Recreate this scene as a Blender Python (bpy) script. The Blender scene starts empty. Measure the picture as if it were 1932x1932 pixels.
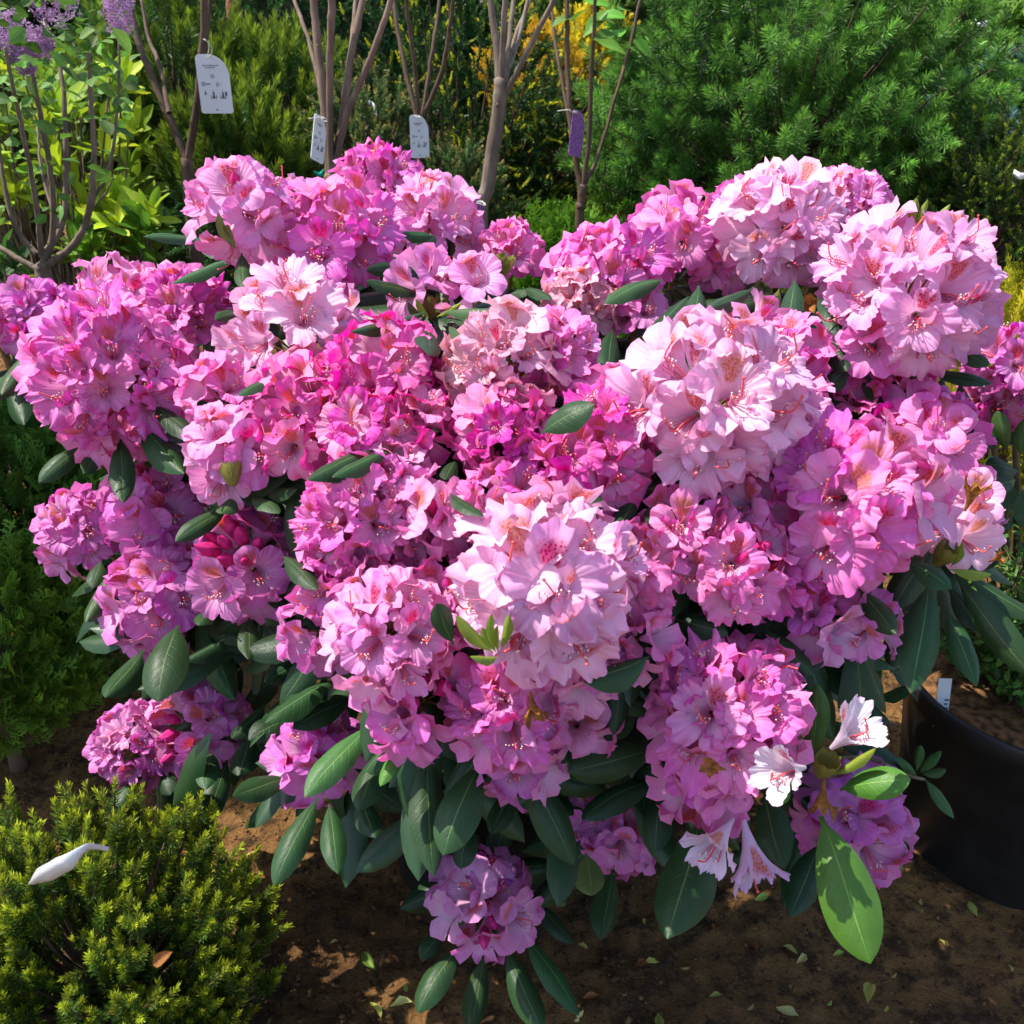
import bpy, math, random
import numpy as np
from mathutils import Vector, Matrix

rng = np.random.default_rng(11)
random.seed(11)
SC = bpy.context.scene
COL = SC.collection
PI = math.pi

# ------------------------------------------------------------------ camera
CAM = np.array([0.0, 0.0, 1.15])
PITCH = math.radians(26.0)
FPX = 1887.0            # focal length in units of a 1932 px wide frame
HALF = 966.0
cd = bpy.data.cameras.new('camera')
cam = bpy.data.objects.new('camera', cd)
COL.objects.link(cam)
cam.location = CAM
cam.rotation_euler = (PI / 2 - PITCH, 0, 0)
cd.sensor_width = 36
cd.lens = 36 * FPX / 1932
cd.clip_start = 0.02
cd.clip_end = 300
cd.dof.use_dof = True
cd.dof.focus_distance = 1.15
cd.dof.aperture_fstop = 14
SC.camera = cam
# ------------------------------------------------------------------ world, sun, exposure
S = np.array([-0.48, 0.03, 0.85]); S /= np.linalg.norm(S)
w = bpy.data.worlds.new('World'); SC.world = w; w.use_nodes = True
nt = w.node_tree
sky = nt.nodes.new('ShaderNodeTexSky'); sky.sky_type = 'NISHITA'; sky.sun_disc = False
sky.sun_elevation = math.asin(S[2]); sky.sun_rotation = math.atan2(S[0], S[1])
bg = nt.nodes['Background']; bg.inputs[1].default_value = 0.15
nt.links.new(sky.outputs[0], bg.inputs[0])
sl = bpy.data.lights.new('sun', 'SUN'); sl.energy = 4.0; sl.angle = math.radians(0.53)
sl.color = (1.0, 0.94, 0.84)
so = bpy.data.objects.new('sun', sl); COL.objects.link(so)
so.rotation_euler = Vector(S).to_track_quat('Z', 'Y').to_euler()
so.location = (-3, 2, 6)
SC.view_settings.view_transform = 'Standard'
SC.view_settings.look = 'None'
SC.view_settings.exposure = 1.0
SC.view_settings.gamma = 1.0
SC.cycles.max_bounces = 6
SC.cycles.diffuse_bounces = 3
SC.cycles.glossy_bounces = 2
SC.cycles.transmission_bounces = 4
SC.cycles.transparent_max_bounces = 4
SC.cycles.use_adaptive_sampling = True
SC.cycles.adaptive_threshold = 0.03

FW = np.array([0, math.cos(PITCH), -math.sin(PITCH)])
UP = np.array([0, math.sin(PITCH), math.cos(PITCH)])
RT = np.array([1.0, 0, 0])
ZUP = np.array([0, 0, 1.0])


def nrm(v):
    v = np.asarray(v, float)
    return v / (np.linalg.norm(v, axis=-1, keepdims=True) + 1e-12)


def ray(px, py):
    return RT * ((px - HALF) / FPX) + UP * ((HALF - py) / FPX) + FW


def atd(px, py, d):
    """point of the place seen at a pixel of the photo, d metres along the view axis"""
    return CAM + ray(px, py) * d


def aty(px, py, y):
    r = ray(px, py)
    return CAM + r * (y / r[1])


def atg(px, py, z=0.0):
    r = ray(px, py)
    return CAM + r * ((z - CAM[2]) / r[2])


def proj(p):
    q = np.asarray(p) - CAM
    d = q @ FW
    return HALF + FPX * (q @ RT) / d, HALF - FPX * (q @ UP) / d, d


# ------------------------------------------------------------------ mesh helpers
class G:
    def __init__(s):
        s.V = []; s.F = []; s.M = []; s.C = []; s.n = 0

    def add(s, V, F, C=(1, 1, 1, 1), m=0):
        V = np.asarray(V, float).reshape(-1, 3)
        C = np.asarray(C, float)
        if C.ndim == 1:
            C = np.tile(C, (len(V), 1))
        if not isinstance(F, (list, tuple)) or (len(F) and not isinstance(F[0], np.ndarray)):
            F = [np.asarray(F, int)]
        s.V.append(V); s.C.append(C)
        for f in F:
            if len(f):
                s.F.append(f + s.n); s.M.append(np.full(len(f), m))
        s.n += len(V)
        return s

    def addg(s, g, Ms=None, mul=None):
        """add geometry g, once or once per 4x4 matrix"""
        V = np.concatenate(g.V); C = np.concatenate(g.C)
        if Ms is None:
            Ms = np.eye(4)[None]
        Ms = np.asarray(Ms)
        N = len(Ms); k = len(V)
        W = np.einsum('nij,kj->nki', Ms[:, :3, :3], V) + Ms[:, None, :3, 3]
        CC = np.tile(C[None], (N, 1, 1))
        if mul is not None:
            CC = CC * np.asarray(mul)[:, None, :]
        s.V.append(W.reshape(-1, 3)); s.C.append(CC.reshape(-1, 4))
        off = (np.arange(N) * k)[:, None, None]
        for f, m in zip(g.F, g.M):
            s.F.append((f[None] + off).reshape(-1, f.shape[1]) + s.n)
            s.M.append(np.tile(m, N))
        s.n += N * k
        return s

    def mesh(s, name, mats, smooth=True, off=None):
        V = np.concatenate(s.V)
        if off is not None:
            V = V - np.asarray(off)
        C = np.concatenate(s.C)
        me = bpy.data.meshes.new(name)
        me.vertices.add(len(V)); me.vertices.foreach_set('co', V.astype(np.float32).ravel())
        li = np.concatenate([f.ravel() for f in s.F])
        tot = np.concatenate([np.full(len(f), f.shape[1]) for f in s.F])
        st = np.concatenate([[0], np.cumsum(tot)[:-1]])
        me.loops.add(len(li)); me.loops.foreach_set('vertex_index', li.astype(np.int32))
        me.polygons.add(len(tot)); me.polygons.foreach_set('loop_start', st.astype(np.int32))
        me.polygons.foreach_set('material_index', np.concatenate(s.M).astype(np.int32))
        me.polygons.foreach_set('use_smooth', np.full(len(tot), bool(smooth)))
        for m in (mats if isinstance(mats, (list, tuple)) else [mats]):
            me.materials.append(m)
        a = me.color_attributes.new('Col', 'FLOAT_COLOR', 'POINT')
        a.data.foreach_set('color', C.astype(np.float32).ravel())
        me.update(calc_edges=True)
        return me


def link(name, me, parent=None, loc=None, M=None, color=None, label=None, kind=None):
    o = bpy.data.objects.new(name, me)
    COL.objects.link(o)
    if parent is not None:
        o.parent = parent
    if loc is not None:
        o.location = loc
    if M is not None:
        o.matrix_basis = Matrix([list(r) for r in M])
    if color is not None:
        o.color = (*color[:3], 1)
    if label:
        o['label'] = label
    if kind:
        o['kind'] = kind
    return o


def tag(o, label, cat, group=None):
    o['label'] = label; o['category'] = cat
    if group:
        o['group'] = group
    return o


def thing(name, label, cat, loc=(0, 0, 0), group=None):
    o = bpy.data.objects.new(name, None)
    o.empty_display_size = 0.05
    COL.objects.link(o); o.location = tuple(loc)
    return tag(o, label, cat, group)


def frames(P):
    P = np.asarray(P, float)
    T = np.gradient(P, axis=0); T = nrm(T)
    a = np.array([0, 0, 1.0]) if abs(T[0][2]) < 0.9 else np.array([1.0, 0, 0])
    X = np.zeros_like(P); x = nrm(np.cross(a, T[0]))
    for i in range(len(P)):
        x = nrm(x - T[i] * (x @ T[i])); X[i] = x
    return T, X, np.cross(T, X)


def tube(g, P, R, sides=6, C=(1, 1, 1, 1), m=0, cap=True):
    P = np.asarray(P, float); n = len(P)
    R = np.broadcast_to(np.asarray(R, float), (n,))
    T, X, Y = frames(P)
    a = np.arange(sides) * 2 * PI / sides
    V = (P[:, None] + R[:, None, None] * (np.cos(a)[None, :, None] * X[:, None] + np.sin(a)[None, :, None] * Y[:, None])).reshape(-1, 3)
    i = np.arange(n - 1)[:, None] * sides; j = np.arange(sides)[None]; k = (j + 1) % sides
    Q = np.stack([i + j, i + k, i + sides + k, i + sides + j], -1).reshape(-1, 4)
    F = [Q]
    if cap:
        V = np.vstack([V, P[-1:] + T[-1:] * R[-1] * 0.6])
        b = (n - 1) * sides
        F.append(np.stack([b + np.arange(sides), b + (np.arange(sides) + 1) % sides, np.full(sides, n * sides)], -1))
    g.add(V, F, C, m)


def curve(pts, n=10):
    """smooth Catmull-Rom through pts"""
    P = np.asarray(pts, float)
    if len(P) == 2:
        return P[0] + (P[1] - P[0]) * np.linspace(0, 1, n)[:, None]
    Q = np.vstack([2 * P[0] - P[1], P, 2 * P[-1] - P[-2]])
    out = []
    for i in range(len(P) - 1):
        t = np.linspace(0, 1, n, endpoint=False)[:, None]
        a, b, c, d = Q[i], Q[i + 1], Q[i + 2], Q[i + 3]
        out.append(0.5 * (2 * b + (c - a) * t + (2 * a - 5 * b + 4 * c - d) * t ** 2 + (3 * b - a - 3 * c + d) * t ** 3))
    out.append(P[-1:])
    return np.vstack(out)


def lathe(g, prof, n=48, C=(1, 1, 1, 1), m=0):
    prof = np.asarray(prof, float); k = len(prof)
    a = np.arange(n) * 2 * PI / n
    V = np.stack([prof[:, 0][:, None] * np.cos(a), prof[:, 0][:, None] * np.sin(a), np.repeat(prof[:, 1][:, None], n, 1)], -1).reshape(-1, 3)
    i = np.arange(k - 1)[:, None] * n; j = np.arange(n)[None]; jj = (j + 1) % n
    g.add(V, [np.stack([i + j, i + jj, i + n + jj, i + n + j], -1).reshape(-1, 4)], C, m)


def grid_faces(nu, nv):
    i = np.arange(nu)[:, None]; j = np.arange(nv)[None]
    a = i * (nv + 1) + j
    return np.stack([a, a + nv + 1, a + nv + 2, a + 1], -1).reshape(-1, 4)


def basis(z, yhint):
    z = nrm(z); y = np.asarray(yhint, float); y = y - z * (y @ z)
    if np.linalg.norm(y) < 1e-4:
        y = np.cross(z, [1.0, 0.3, 0.2])
    y = nrm(y); x = np.cross(y, z)
    return np.stack([x, y, z], 1)


def mat4(R, t, s=1.0):
    M = np.eye(4); M[:3, :3] = R * s; M[:3, 3] = t
    return M


def basis_y(y, zhint):
    y = nrm(y); z = np.asarray(zhint, float); z = z - y * (z @ y)
    if np.linalg.norm(z) < 1e-4:
        z = np.cross(y, [1.0, 0.3, 0.2])
    z = nrm(z); x = np.cross(y, z)
    return np.stack([x, y, z], 1)


def many_basis_y(y, zh):
    y = nrm(y); z = zh - y * np.sum(zh * y, -1, keepdims=True); z = nrm(z)
    x = np.cross(y, z)
    return np.stack([x, y, z], -1)


def many_mats(R, t, s):
    M = np.tile(np.eye(4), (len(t), 1, 1))
    M[:, :3, :3] = R * np.asarray(s)[:, None, None]; M[:, :3, 3] = t
    return M


_tab = rng.random((256, 256))


def vn(x, y):
    xi = np.floor(x).astype(int); yi = np.floor(y).astype(int)
    fx = x - xi; fy = y - yi; fx = fx * fx * (3 - 2 * fx); fy = fy * fy * (3 - 2 * fy)
    t = _tab
    a = t[xi % 256, yi % 256]; b = t[(xi + 1) % 256, yi % 256]; c = t[xi % 256, (yi + 1) % 256]; d = t[(xi + 1) % 256, (yi + 1) % 256]
    return (a * (1 - fx) + b * fx) * (1 - fy) + (c * (1 - fx) + d * fx) * fy - 0.5


# ------------------------------------------------------------------ materials
class NT:
    def __init__(s, name):
        s.m = bpy.data.materials.new(name); s.m.use_nodes = True
        s.t = s.m.node_tree
        for n in list(s.t.nodes):
            s.t.nodes.remove(n)
        s.out = s.n('ShaderNodeOutputMaterial')

    def n(s, typ, **kw):
        nd = s.t.nodes.new(typ)
        for k, v in kw.items():
            setattr(nd, k, v)
        return nd

    def put(s, sock, v):
        if isinstance(v, bpy.types.NodeSocket):
            s.t.links.new(v, sock)
        else:
            if sock.type == 'RGBA' and not isinstance(v, (int, float)) and len(v) == 3:
                v = (*v, 1)
            sock.default_value = v

    def math(s, op, a, b=0.0, c=None, clamp=False):
        nd = s.n('ShaderNodeMath', operation=op, use_clamp=clamp)
        s.put(nd.inputs[0], a); s.put(nd.inputs[1], b)
        if c is not None:
            s.put(nd.inputs[2], c)
        return nd.outputs[0]

    def mix(s, f, a, b, mode='MIX'):
        nd = s.n('ShaderNodeMix', data_type='RGBA', blend_type=mode)
        s.put(nd.inputs[0], f); s.put(nd.inputs[6], a); s.put(nd.inputs[7], b)
        return nd.outputs[2]

    def rng(s, v, a, b, c=0.0, d=1.0, smooth=True):
        nd = s.n('ShaderNodeMapRange', interpolation_type='SMOOTHSTEP' if smooth else 'LINEAR')
        s.put(nd.inputs[0], v); s.put(nd.inputs[1], a); s.put(nd.inputs[2], b); s.put(nd.inputs[3], c); s.put(nd.inputs[4], d)
        return nd.outputs[0]

    def noise(s, vec=None, scale=5, detail=4, rough=0.55):
        nd = s.n('ShaderNodeTexNoise')
        if vec is not None:
            s.put(nd.inputs['Vector'], vec)
        nd.inputs['Scale'].default_value = scale; nd.inputs['Detail'].default_value = detail; nd.inputs['Roughness'].default_value = rough
        return nd.outputs[0]

    def pos(s):
        return s.n('ShaderNodeNewGeometry').outputs['Position']

    def obc(s):
        return s.n('ShaderNodeTexCoord').outputs['Object']

    def attr(s, name='Col'):
        return s.n('ShaderNodeAttribute', attribute_name=name).outputs[0]

    def sep(s, c):
        nd = s.n('ShaderNodeSeparateColor'); s.put(nd.inputs[0], c); return nd.outputs

    def bump(s, h, strength=0.3, dist=0.01):
        nd = s.n('ShaderNodeBump'); nd.inputs['Strength'].default_value = strength; nd.inputs['Distance'].default_value = dist
        s.put(nd.inputs['Height'], h); return nd.outputs[0]

    def princ(s, col, rough=0.6, spec=0.3, normal=None, trans=0.0, tcol=None, **kw):
        p = s.n('ShaderNodeBsdfPrincipled')
        s.put(p.inputs['Base Color'], col); s.put(p.inputs['Roughness'], rough); s.put(p.inputs['Specular IOR Level'], spec)
        for k, v in kw.items():
            s.put(p.inputs[k], v)
        if normal is not None:
            s.put(p.inputs['Normal'], normal)
        o = p.outputs[0]
        if trans > 0:
            t = s.n('ShaderNodeBsdfTranslucent'); s.put(t.inputs[0], tcol if tcol is not None else col)
            if normal is not None:
                s.put(t.inputs['Normal'], normal)
            mx = s.n('ShaderNodeMixShader'); s.put(mx.inputs[0], trans)
            s.t.links.new(o, mx.inputs[1]); s.t.links.new(t.outputs[0], mx.inputs[2]); o = mx.outputs[0]
        s.t.links.new(o, s.out.inputs[0])
        return s.m


def petal_mat(name, tint_attr=False):
    n = NT(name)
    v, u, upper = n.sep(n.attr())[:3]
    oi = n.n('ShaderNodeObjectInfo')
    tint = n.attr('Tint') if tint_attr else oi.outputs['Color']
    rnd = oi.outputs['Random']
    ab = n.math('ABSOLUTE', n.math('MULTIPLY_ADD', u, 2.0, -1.0))
    nz = n.noise(n.obc(), 60, 3)
    pale = n.mix(0.42, tint, (0.92, 0.78, 0.88))
    deep = n.mix(1.0, tint, (0.96, 0.72, 0.93), 'MULTIPLY')
    c = n.mix(n.rng(v, 0.35, 0.80), pale, tint)
    c = n.mix(n.math('MULTIPLY', n.rng(v, 0.78, 0.98), 0.55), c, deep)
    c = n.mix(n.rng(nz, 0.42, 0.72, 0, 0.35), c, pale)
    # veins running out along each lobe
    wv = n.math('SINE', n.math('MULTIPLY', ab, 26.0))
    c = n.mix(n.math('MULTIPLY', n.rng(wv, 0.55, 1.0), 0.16), c, deep)
    mid = n.rng(ab, 0.0, 0.07, 1.0, 0.0)
    c = n.mix(n.math('MULTIPLY', mid, 0.35), c, deep)
    # freckled blotch on the upper lobe
    cv = n.n('ShaderNodeCombineXYZ')
    n.put(cv.inputs[0], n.math('MULTIPLY', u, 15.0)); n.put(cv.inputs[1], n.math('MULTIPLY', v, 22.0)); n.put(cv.inputs[2], n.math('MULTIPLY', rnd, 20.0))
    vo = n.n('ShaderNodeTexVoronoi'); n.put(vo.inputs['Vector'], cv.outputs[0]); vo.inputs['Scale'].default_value = 1.0
    dots = n.rng(vo.outputs[0], 0.25, 0.55, 1.0, 0.0)
    win = n.math('MULTIPLY', n.rng(v, 0.34, 0.46), n.rng(v, 0.70, 0.92, 1.0, 0.0))
    msk = n.math('MULTIPLY', n.math('MULTIPLY', win, n.rng(ab, 0.30, 0.72, 1.0, 0.0)), upper)
    bl = n.math('MULTIPLY', msk, n.math('MULTIPLY_ADD', dots, 0.62, 0.62), clamp=True)
    bcol = n.mix(rnd, (0.50, 0.02, 0.07), (0.60, 0.12, 0.02))
    c = n.mix(bl, c, bcol)
    hs = n.n('ShaderNodeHueSaturation'); n.put(hs.inputs['Color'], c)
    n.put(hs.inputs['Hue'], n.math('MULTIPLY_ADD', rnd, 0.03, 0.485)); n.put(hs.inputs['Value'], n.math('MULTIPLY_ADD', rnd, 0.16, 0.90))
    n.put(hs.inputs['Saturation'], n.math('MULTIPLY_ADD', rnd, -0.2, 1.1))
    c = hs.outputs[0]
    h = n.math('ADD', n.math('MULTIPLY', wv, 0.25), n.noise(n.obc(), 140, 3))
    sat = n.n('ShaderNodeHueSaturation'); n.put(sat.inputs['Color'], c); sat.inputs['Saturation'].default_value = 1.25
    return n.princ(c, 0.55, 0.22, n.bump(h, 0.35, 0.0015), 0.38, sat.outputs[0])


def plain(name, col, rough=0.6, spec=0.3, var=0.15, scale=30, trans=0.0, bump=0.0, **kw):
    n = NT(name)
    nz = n.noise(n.obc(), scale, 4)
    c = n.mix(n.rng(nz, 0.3, 0.7), tuple(x * (1 - var) for x in col), tuple(min(1, x * (1 + var)) for x in col))
    return n.princ(c, rough, spec, n.bump(nz, bump, 0.004) if bump else None, trans, **kw)


def foliage_mat(name, rough=0.5, spec=0.3, trans=0.3, var=0.25):
    n = NT(name)
    c = n.attr()
    nz = n.noise(n.pos(), 9, 3)
    c = n.mix(n.rng(nz, 0.3, 0.7, 0, var), c, n.mix(1.0, c, (0.55, 0.62, 0.5), 'MULTIPLY'))
    return n.princ(c, rough, spec, None, trans)


def leaf_mat(name, rough=0.4, spec=0.45, trans=0.12, rib=(0.22, 0.30, 0.10), ribw=0.05, veins=9.0, vein_s=0.35):
    n = NT(name)
    t, u, b = n.sep(n.attr())[:3]
    oi = n.n('ShaderNodeObjectInfo'); tint = oi.outputs['Color']; rnd = oi.outputs['Random']
    ab = n.math('ABSOLUTE', n.math('MULTIPLY_ADD', u, 2.0, -1.0))
    nz = n.noise(n.obc(), 6, 4)
    c = n.mix(n.rng(nz, 0.35, 0.7, 0, 0.5), tint, n.mix(1.0, tint, (0.72, 0.80, 0.75), 'MULTIPLY'))
    ribm = n.math('MULTIPLY', n.rng(ab, 0.0, ribw, 1.0, 0.0), n.rng(t, 0.75, 1.0, 1.0, 0.2))
    c = n.mix(n.math('MULTIPLY', ribm, 0.75), c, n.mix(0.5, n.mix(1.0, tint, (3.2, 2.6, 2.0), 'MULTIPLY'), rib))
    wv = n.math('SINE', n.math('MULTIPLY', n.math('SUBTRACT', t, n.math('MULTIPLY', ab, 0.16)), veins * 2 * PI))
    vm = n.rng(wv, 0.8, 1.0)
    c = n.mix(n.math('MULTIPLY', vm, 0.07), c, n.mix(1.0, tint, (1.7, 1.6, 1.3), 'MULTIPLY'))
    # scattered brown flecks on old leaves
    sp = n.rng(n.noise(n.obc(), 22, 2), 0.70, 0.78)
    c = n.mix(n.math('MULTIPLY', sp, n.rng(rnd, 0.55, 1.0, 0, 0.5)), c, (0.10, 0.075, 0.03))
    c = n.mix(n.math('MULTIPLY', n.rng(t, 0.965, 0.995), n.rng(rnd, 0.6, 0.9)), c, (0.12, 0.06, 0.025))
    hs = n.n('ShaderNodeHueSaturation'); n.put(hs.inputs['Color'], c)
    n.put(hs.inputs['Value'], n.math('MULTIPLY_ADD', rnd, 0.5, 0.75)); n.put(hs.inputs['Hue'], n.math('MULTIPLY_ADD', rnd, 0.03, 0.485))
    h = n.math('ADD', n.math('MULTIPLY', vm, -vein_s), n.math('MULTIPLY', n.noise(n.obc(), 40, 3), 0.6))
    r = n.math('MULTIPLY_ADD', nz, 0.35, rough - 0.16)
    return n.princ(hs.outputs[0], r, spec, n.bump(h, 0.30, 0.002), trans)


M_petal = petal_mat('petal')
M_petal_far = petal_mat('petal_merged', True)
M_stamen = plain('stamen', (0.75, 0.22, 0.36), 0.5, 0.3, 0.1, 200, 0.2)
M_anther = plain('anther', (0.80, 0.62, 0.55), 0.6, 0.2, 0.15, 300)
M_pistil = plain('pistil', (0.80, 0.10, 0.10), 0.45, 0.3, 0.1, 200)
M_bud = plain('bud_petal', (0.62, 0.03, 0.22), 0.45, 0.35, 0.3, 120, 0.2)
M_pedicel = plain('pedicel', (0.20, 0.17, 0.05), 0.6, 0.2, 0.3, 60)
M_scale = plain('bud_scale', (0.22, 0.20, 0.04), 0.6, 0.25, 0.4, 50, 0.2)
M_wither = plain('withered_petal', (0.30, 0.12, 0.03), 0.7, 0.2, 0.4, 80, 0.2)
M_leaf = leaf_mat('rhododendron_leaf', rough=0.46, spec=0.33)
M_softleaf = leaf_mat('soft_leaf', rough=0.5, spec=0.35, trans=0.38, veins=6.0, vein_s=0.5)
M_branch = plain('branch_bark', (0.13, 0.10, 0.06), 0.8, 0.2, 0.35, 40, bump=0.4)
M_needle = foliage_mat('needles', 0.45, 0.35, 0.42, .15)
M_scaleleaf = foliage_mat('scale_foliage', 0.5, 0.3, 0.38, .15)
M_tiny = foliage_mat('tiny_leaves', 0.5, 0.35, 0.35)
M_pot = plain('black_plastic', (0.014, 0.014, 0.015), 0.48, 0.4, 0.3, 18, bump=0.08)
M_white = plain('white_card', (0.80, 0.80, 0.80), 0.45, 0.4, 0.03, 20, 0.15)
M_ink = plain('printed_ink', (0.10, 0.10, 0.11), 0.6, 0.2, 0.1, 50)
M_string = plain('string', (0.62, 0.60, 0.54), 0.8, 0.2, 0.1, 300)


def bark_mat(name, col, col2):
    n = NT(name)
    p = n.obc()
    mp = n.n('ShaderNodeMapping'); n.put(mp.inputs[0], p); mp.inputs['Scale'].default_value = (60, 60, 14)
    a = n.noise(mp.outputs[0], 1.0, 5, 0.6)
    b = n.noise(p, 9, 3)
    c = n.mix(n.rng(a, 0.3, 0.7), col, col2)
    c = n.mix(n.rng(b, 0.45, 0.7, 0, 0.5), c, tuple(x * 0.5 for x in col))
    return n.princ(c, 0.75, 0.25, n.bump(a, 0.5, 0.003))


M_bark = bark_mat('stem_bark', (0.13, 0.080, 0.055), (0.23, 0.160, 0.115))
M_bark2 = bark_mat('grey_bark', (0.13, 0.092, 0.065), (0.24, 0.185, 0.14))
M_bark3 = bark_mat('dark_bark', (0.075, 0.045, 0.030), (0.145, 0.092, 0.062))


def soil_mat(name):
    n = NT(name)
    p = n.pos()
    big = n.noise(p, 2.2, 4); mid = n.noise(p, 26, 5, 0.65); fine = n.noise(p, 150, 5, 0.7)
    c = n.mix(n.rng(big, 0.36, 0.64), (0.140, 0.066, 0.022), (0.31, 0.158, 0.050))
    c = n.mix(n.rng(mid, 0.44, 0.62, 0, 0.9), c, (0.052, 0.027, 0.013))
    c = n.mix(n.rng(fine, 0.52, 0.72, 0, 0.6), c, (0.30, 0.175, 0.075))
    c = n.mix(n.rng(n.noise(p, 90, 2), 0.60, 0.68, 0, 0.8), c, (0.028, 0.018, 0.012))
    h = n.math('ADD', n.math('MULTIPLY', mid, 1.0), n.math('MULTIPLY', fine, 0.55))
    return n.princ(c, n.rng(big, 0.3, 0.7, 0.75, 0.95), 0.2, n.bump(h, 1.0, 0.022))


M_soil = soil_mat('soil')
M_crumb = plain('soil_crumb', (0.125, 0.066, 0.029), 0.9, 0.15, 0.6, 25)
M_peat = plain('peat', (0.035, 0.022, 0.014), 0.9, 0.15, 0.6, 60, bump=0.8)

# ------------------------------------------------------------------ ground


def gh(x, y):
    x = np.asarray(x, float); y = np.asarray(y, float)
    h = 0.030 * vn(x * 2.3 + 9, y * 2.3) + 0.014 * vn(x * 9, y * 9 + 5) + 0.008 * np.abs(vn(x * 28, y * 28)) * 2 + 0.009 * vn(x * 60, y * 60)
    near = np.clip(1 - np.hypot(x, y - 1.2) / 6, 0, 1)
    return h * near


def axis(lo, hi, step, far, n):
    d = np.arange(lo, hi, step)
    g1 = np.geomspace(step, far, n)
    return np.concatenate([(lo - g1)[::-1], d, d[-1] + g1])


gx = axis(-1.25, 1.25, 0.008, 40, 40); gy = axis(0.40, 2.2, 0.008, 45, 40)
X, Y = np.meshgrid(gx, gy, indexing='ij')
V = np.stack([X, Y, gh(X, Y)], -1).reshape(-1, 3)
g = G().add(V, [grid_faces(len(gx) - 1, len(gy) - 1)])
gr = link('ground', g.mesh('ground', M_soil)); gr['kind'] = 'structure'

# crumbs of soil and grit lying on the ground
oc = np.array([[1, 0, 0], [-1, 0, 0], [0, 1, 0], [0, -1, 0], [0, 0, 1], [0, 0, -1]], float)
of = np.array([[0, 2, 4], [2, 1, 4], [1, 3, 4], [3, 0, 4], [2, 0, 5], [1, 2, 5], [3, 1, 5], [0, 3, 5]])
N = 16000
cx = rng.uniform(-1.1, 1.1, N); cy = rng.uniform(0.55, 2.0, N)
sz = 0.0010 + 0.0038 * rng.random(N) ** 4
q = rng.normal(size=(N, 3, 3)) * 0.35 + np.eye(3)
Ms = many_mats(q, np.stack([cx, cy, gh(cx, cy) + sz * 0.2], -1), sz)
g = G().addg(G().add(oc, [of]), Ms)
so_ = link('soil_crumbs', g.mesh('soil_crumbs', M_crumb, True)); so_['kind'] = 'stuff'
so_['label'] = 'loose crumbs of brown soil and grit on the ground'; so_['category'] = 'grit'

# ------------------------------------------------------------------ pots


def pot(name, label, c, rt, rb, h, soil_z, soil_mat_, wall=0.004):
    t = thing(name, label, 'plant pot', (c[0], c[1], 0))
    z0 = float(gh(c[0], c[1])) - 0.012
    g = G()
    lathe(g, [(0.0, z0 + 0.004), (rb * 0.97, z0 + 0.003), (rb, z0 + 0.012), (rb + (rt - rb) * 0.9, h - 0.035), (rt, h - 0.032), (rt + 0.001, h - 0.03),
              (rt + 0.006, h - 0.028), (rt + 0.0085, h - 0.020), (rt + 0.009, h - 0.004), (rt + 0.007, h), (rt + 0.002, h + 0.0005), (rt - wall, h - 0.004),
              (rt - wall - (rt - rb) * 0.3, h * 0.6), (rb - wall, z0 + 0.02)], 64)
    link('pot_wall', g.mesh('pot_wall', M_pot), t)
    n = 40; rr = np.linspace(0.001, rt - wall - 0.001, 14)
    a = np.linspace(0, 2 * PI, n, endpoint=False)
    prof = []
    Vs = []
    for r in rr:
        xx, yy = r * np.cos(a), r * np.sin(a)
        Vs.append(np.stack([xx, yy, soil_z + 0.012 * vn(xx * 40 + 30, yy * 40 + 3) + 0.006 * vn(xx * 120, yy * 120)], -1))
    Vv = np.concatenate(Vs)
    i = np.arange(len(rr) - 1)[:, None] * n; j = np.arange(n)[None]; jj = (j + 1) % n
    link('potting_soil', G().add(Vv, [np.stack([i + j, i + jj, i + n + jj, i + n + j], -1).reshape(-1, 4)]).mesh('potting_soil', soil_mat_), t)
    return t


POTC = np.array([-0.055, 1.14])
pot('nursery_pot', 'round black plastic pot holding the big pink rhododendron', POTC, 0.148, 0.118, 0.26, 0.222, M_peat)

# ------------------------------------------------------------------ rhododendron flower shapes


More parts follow.
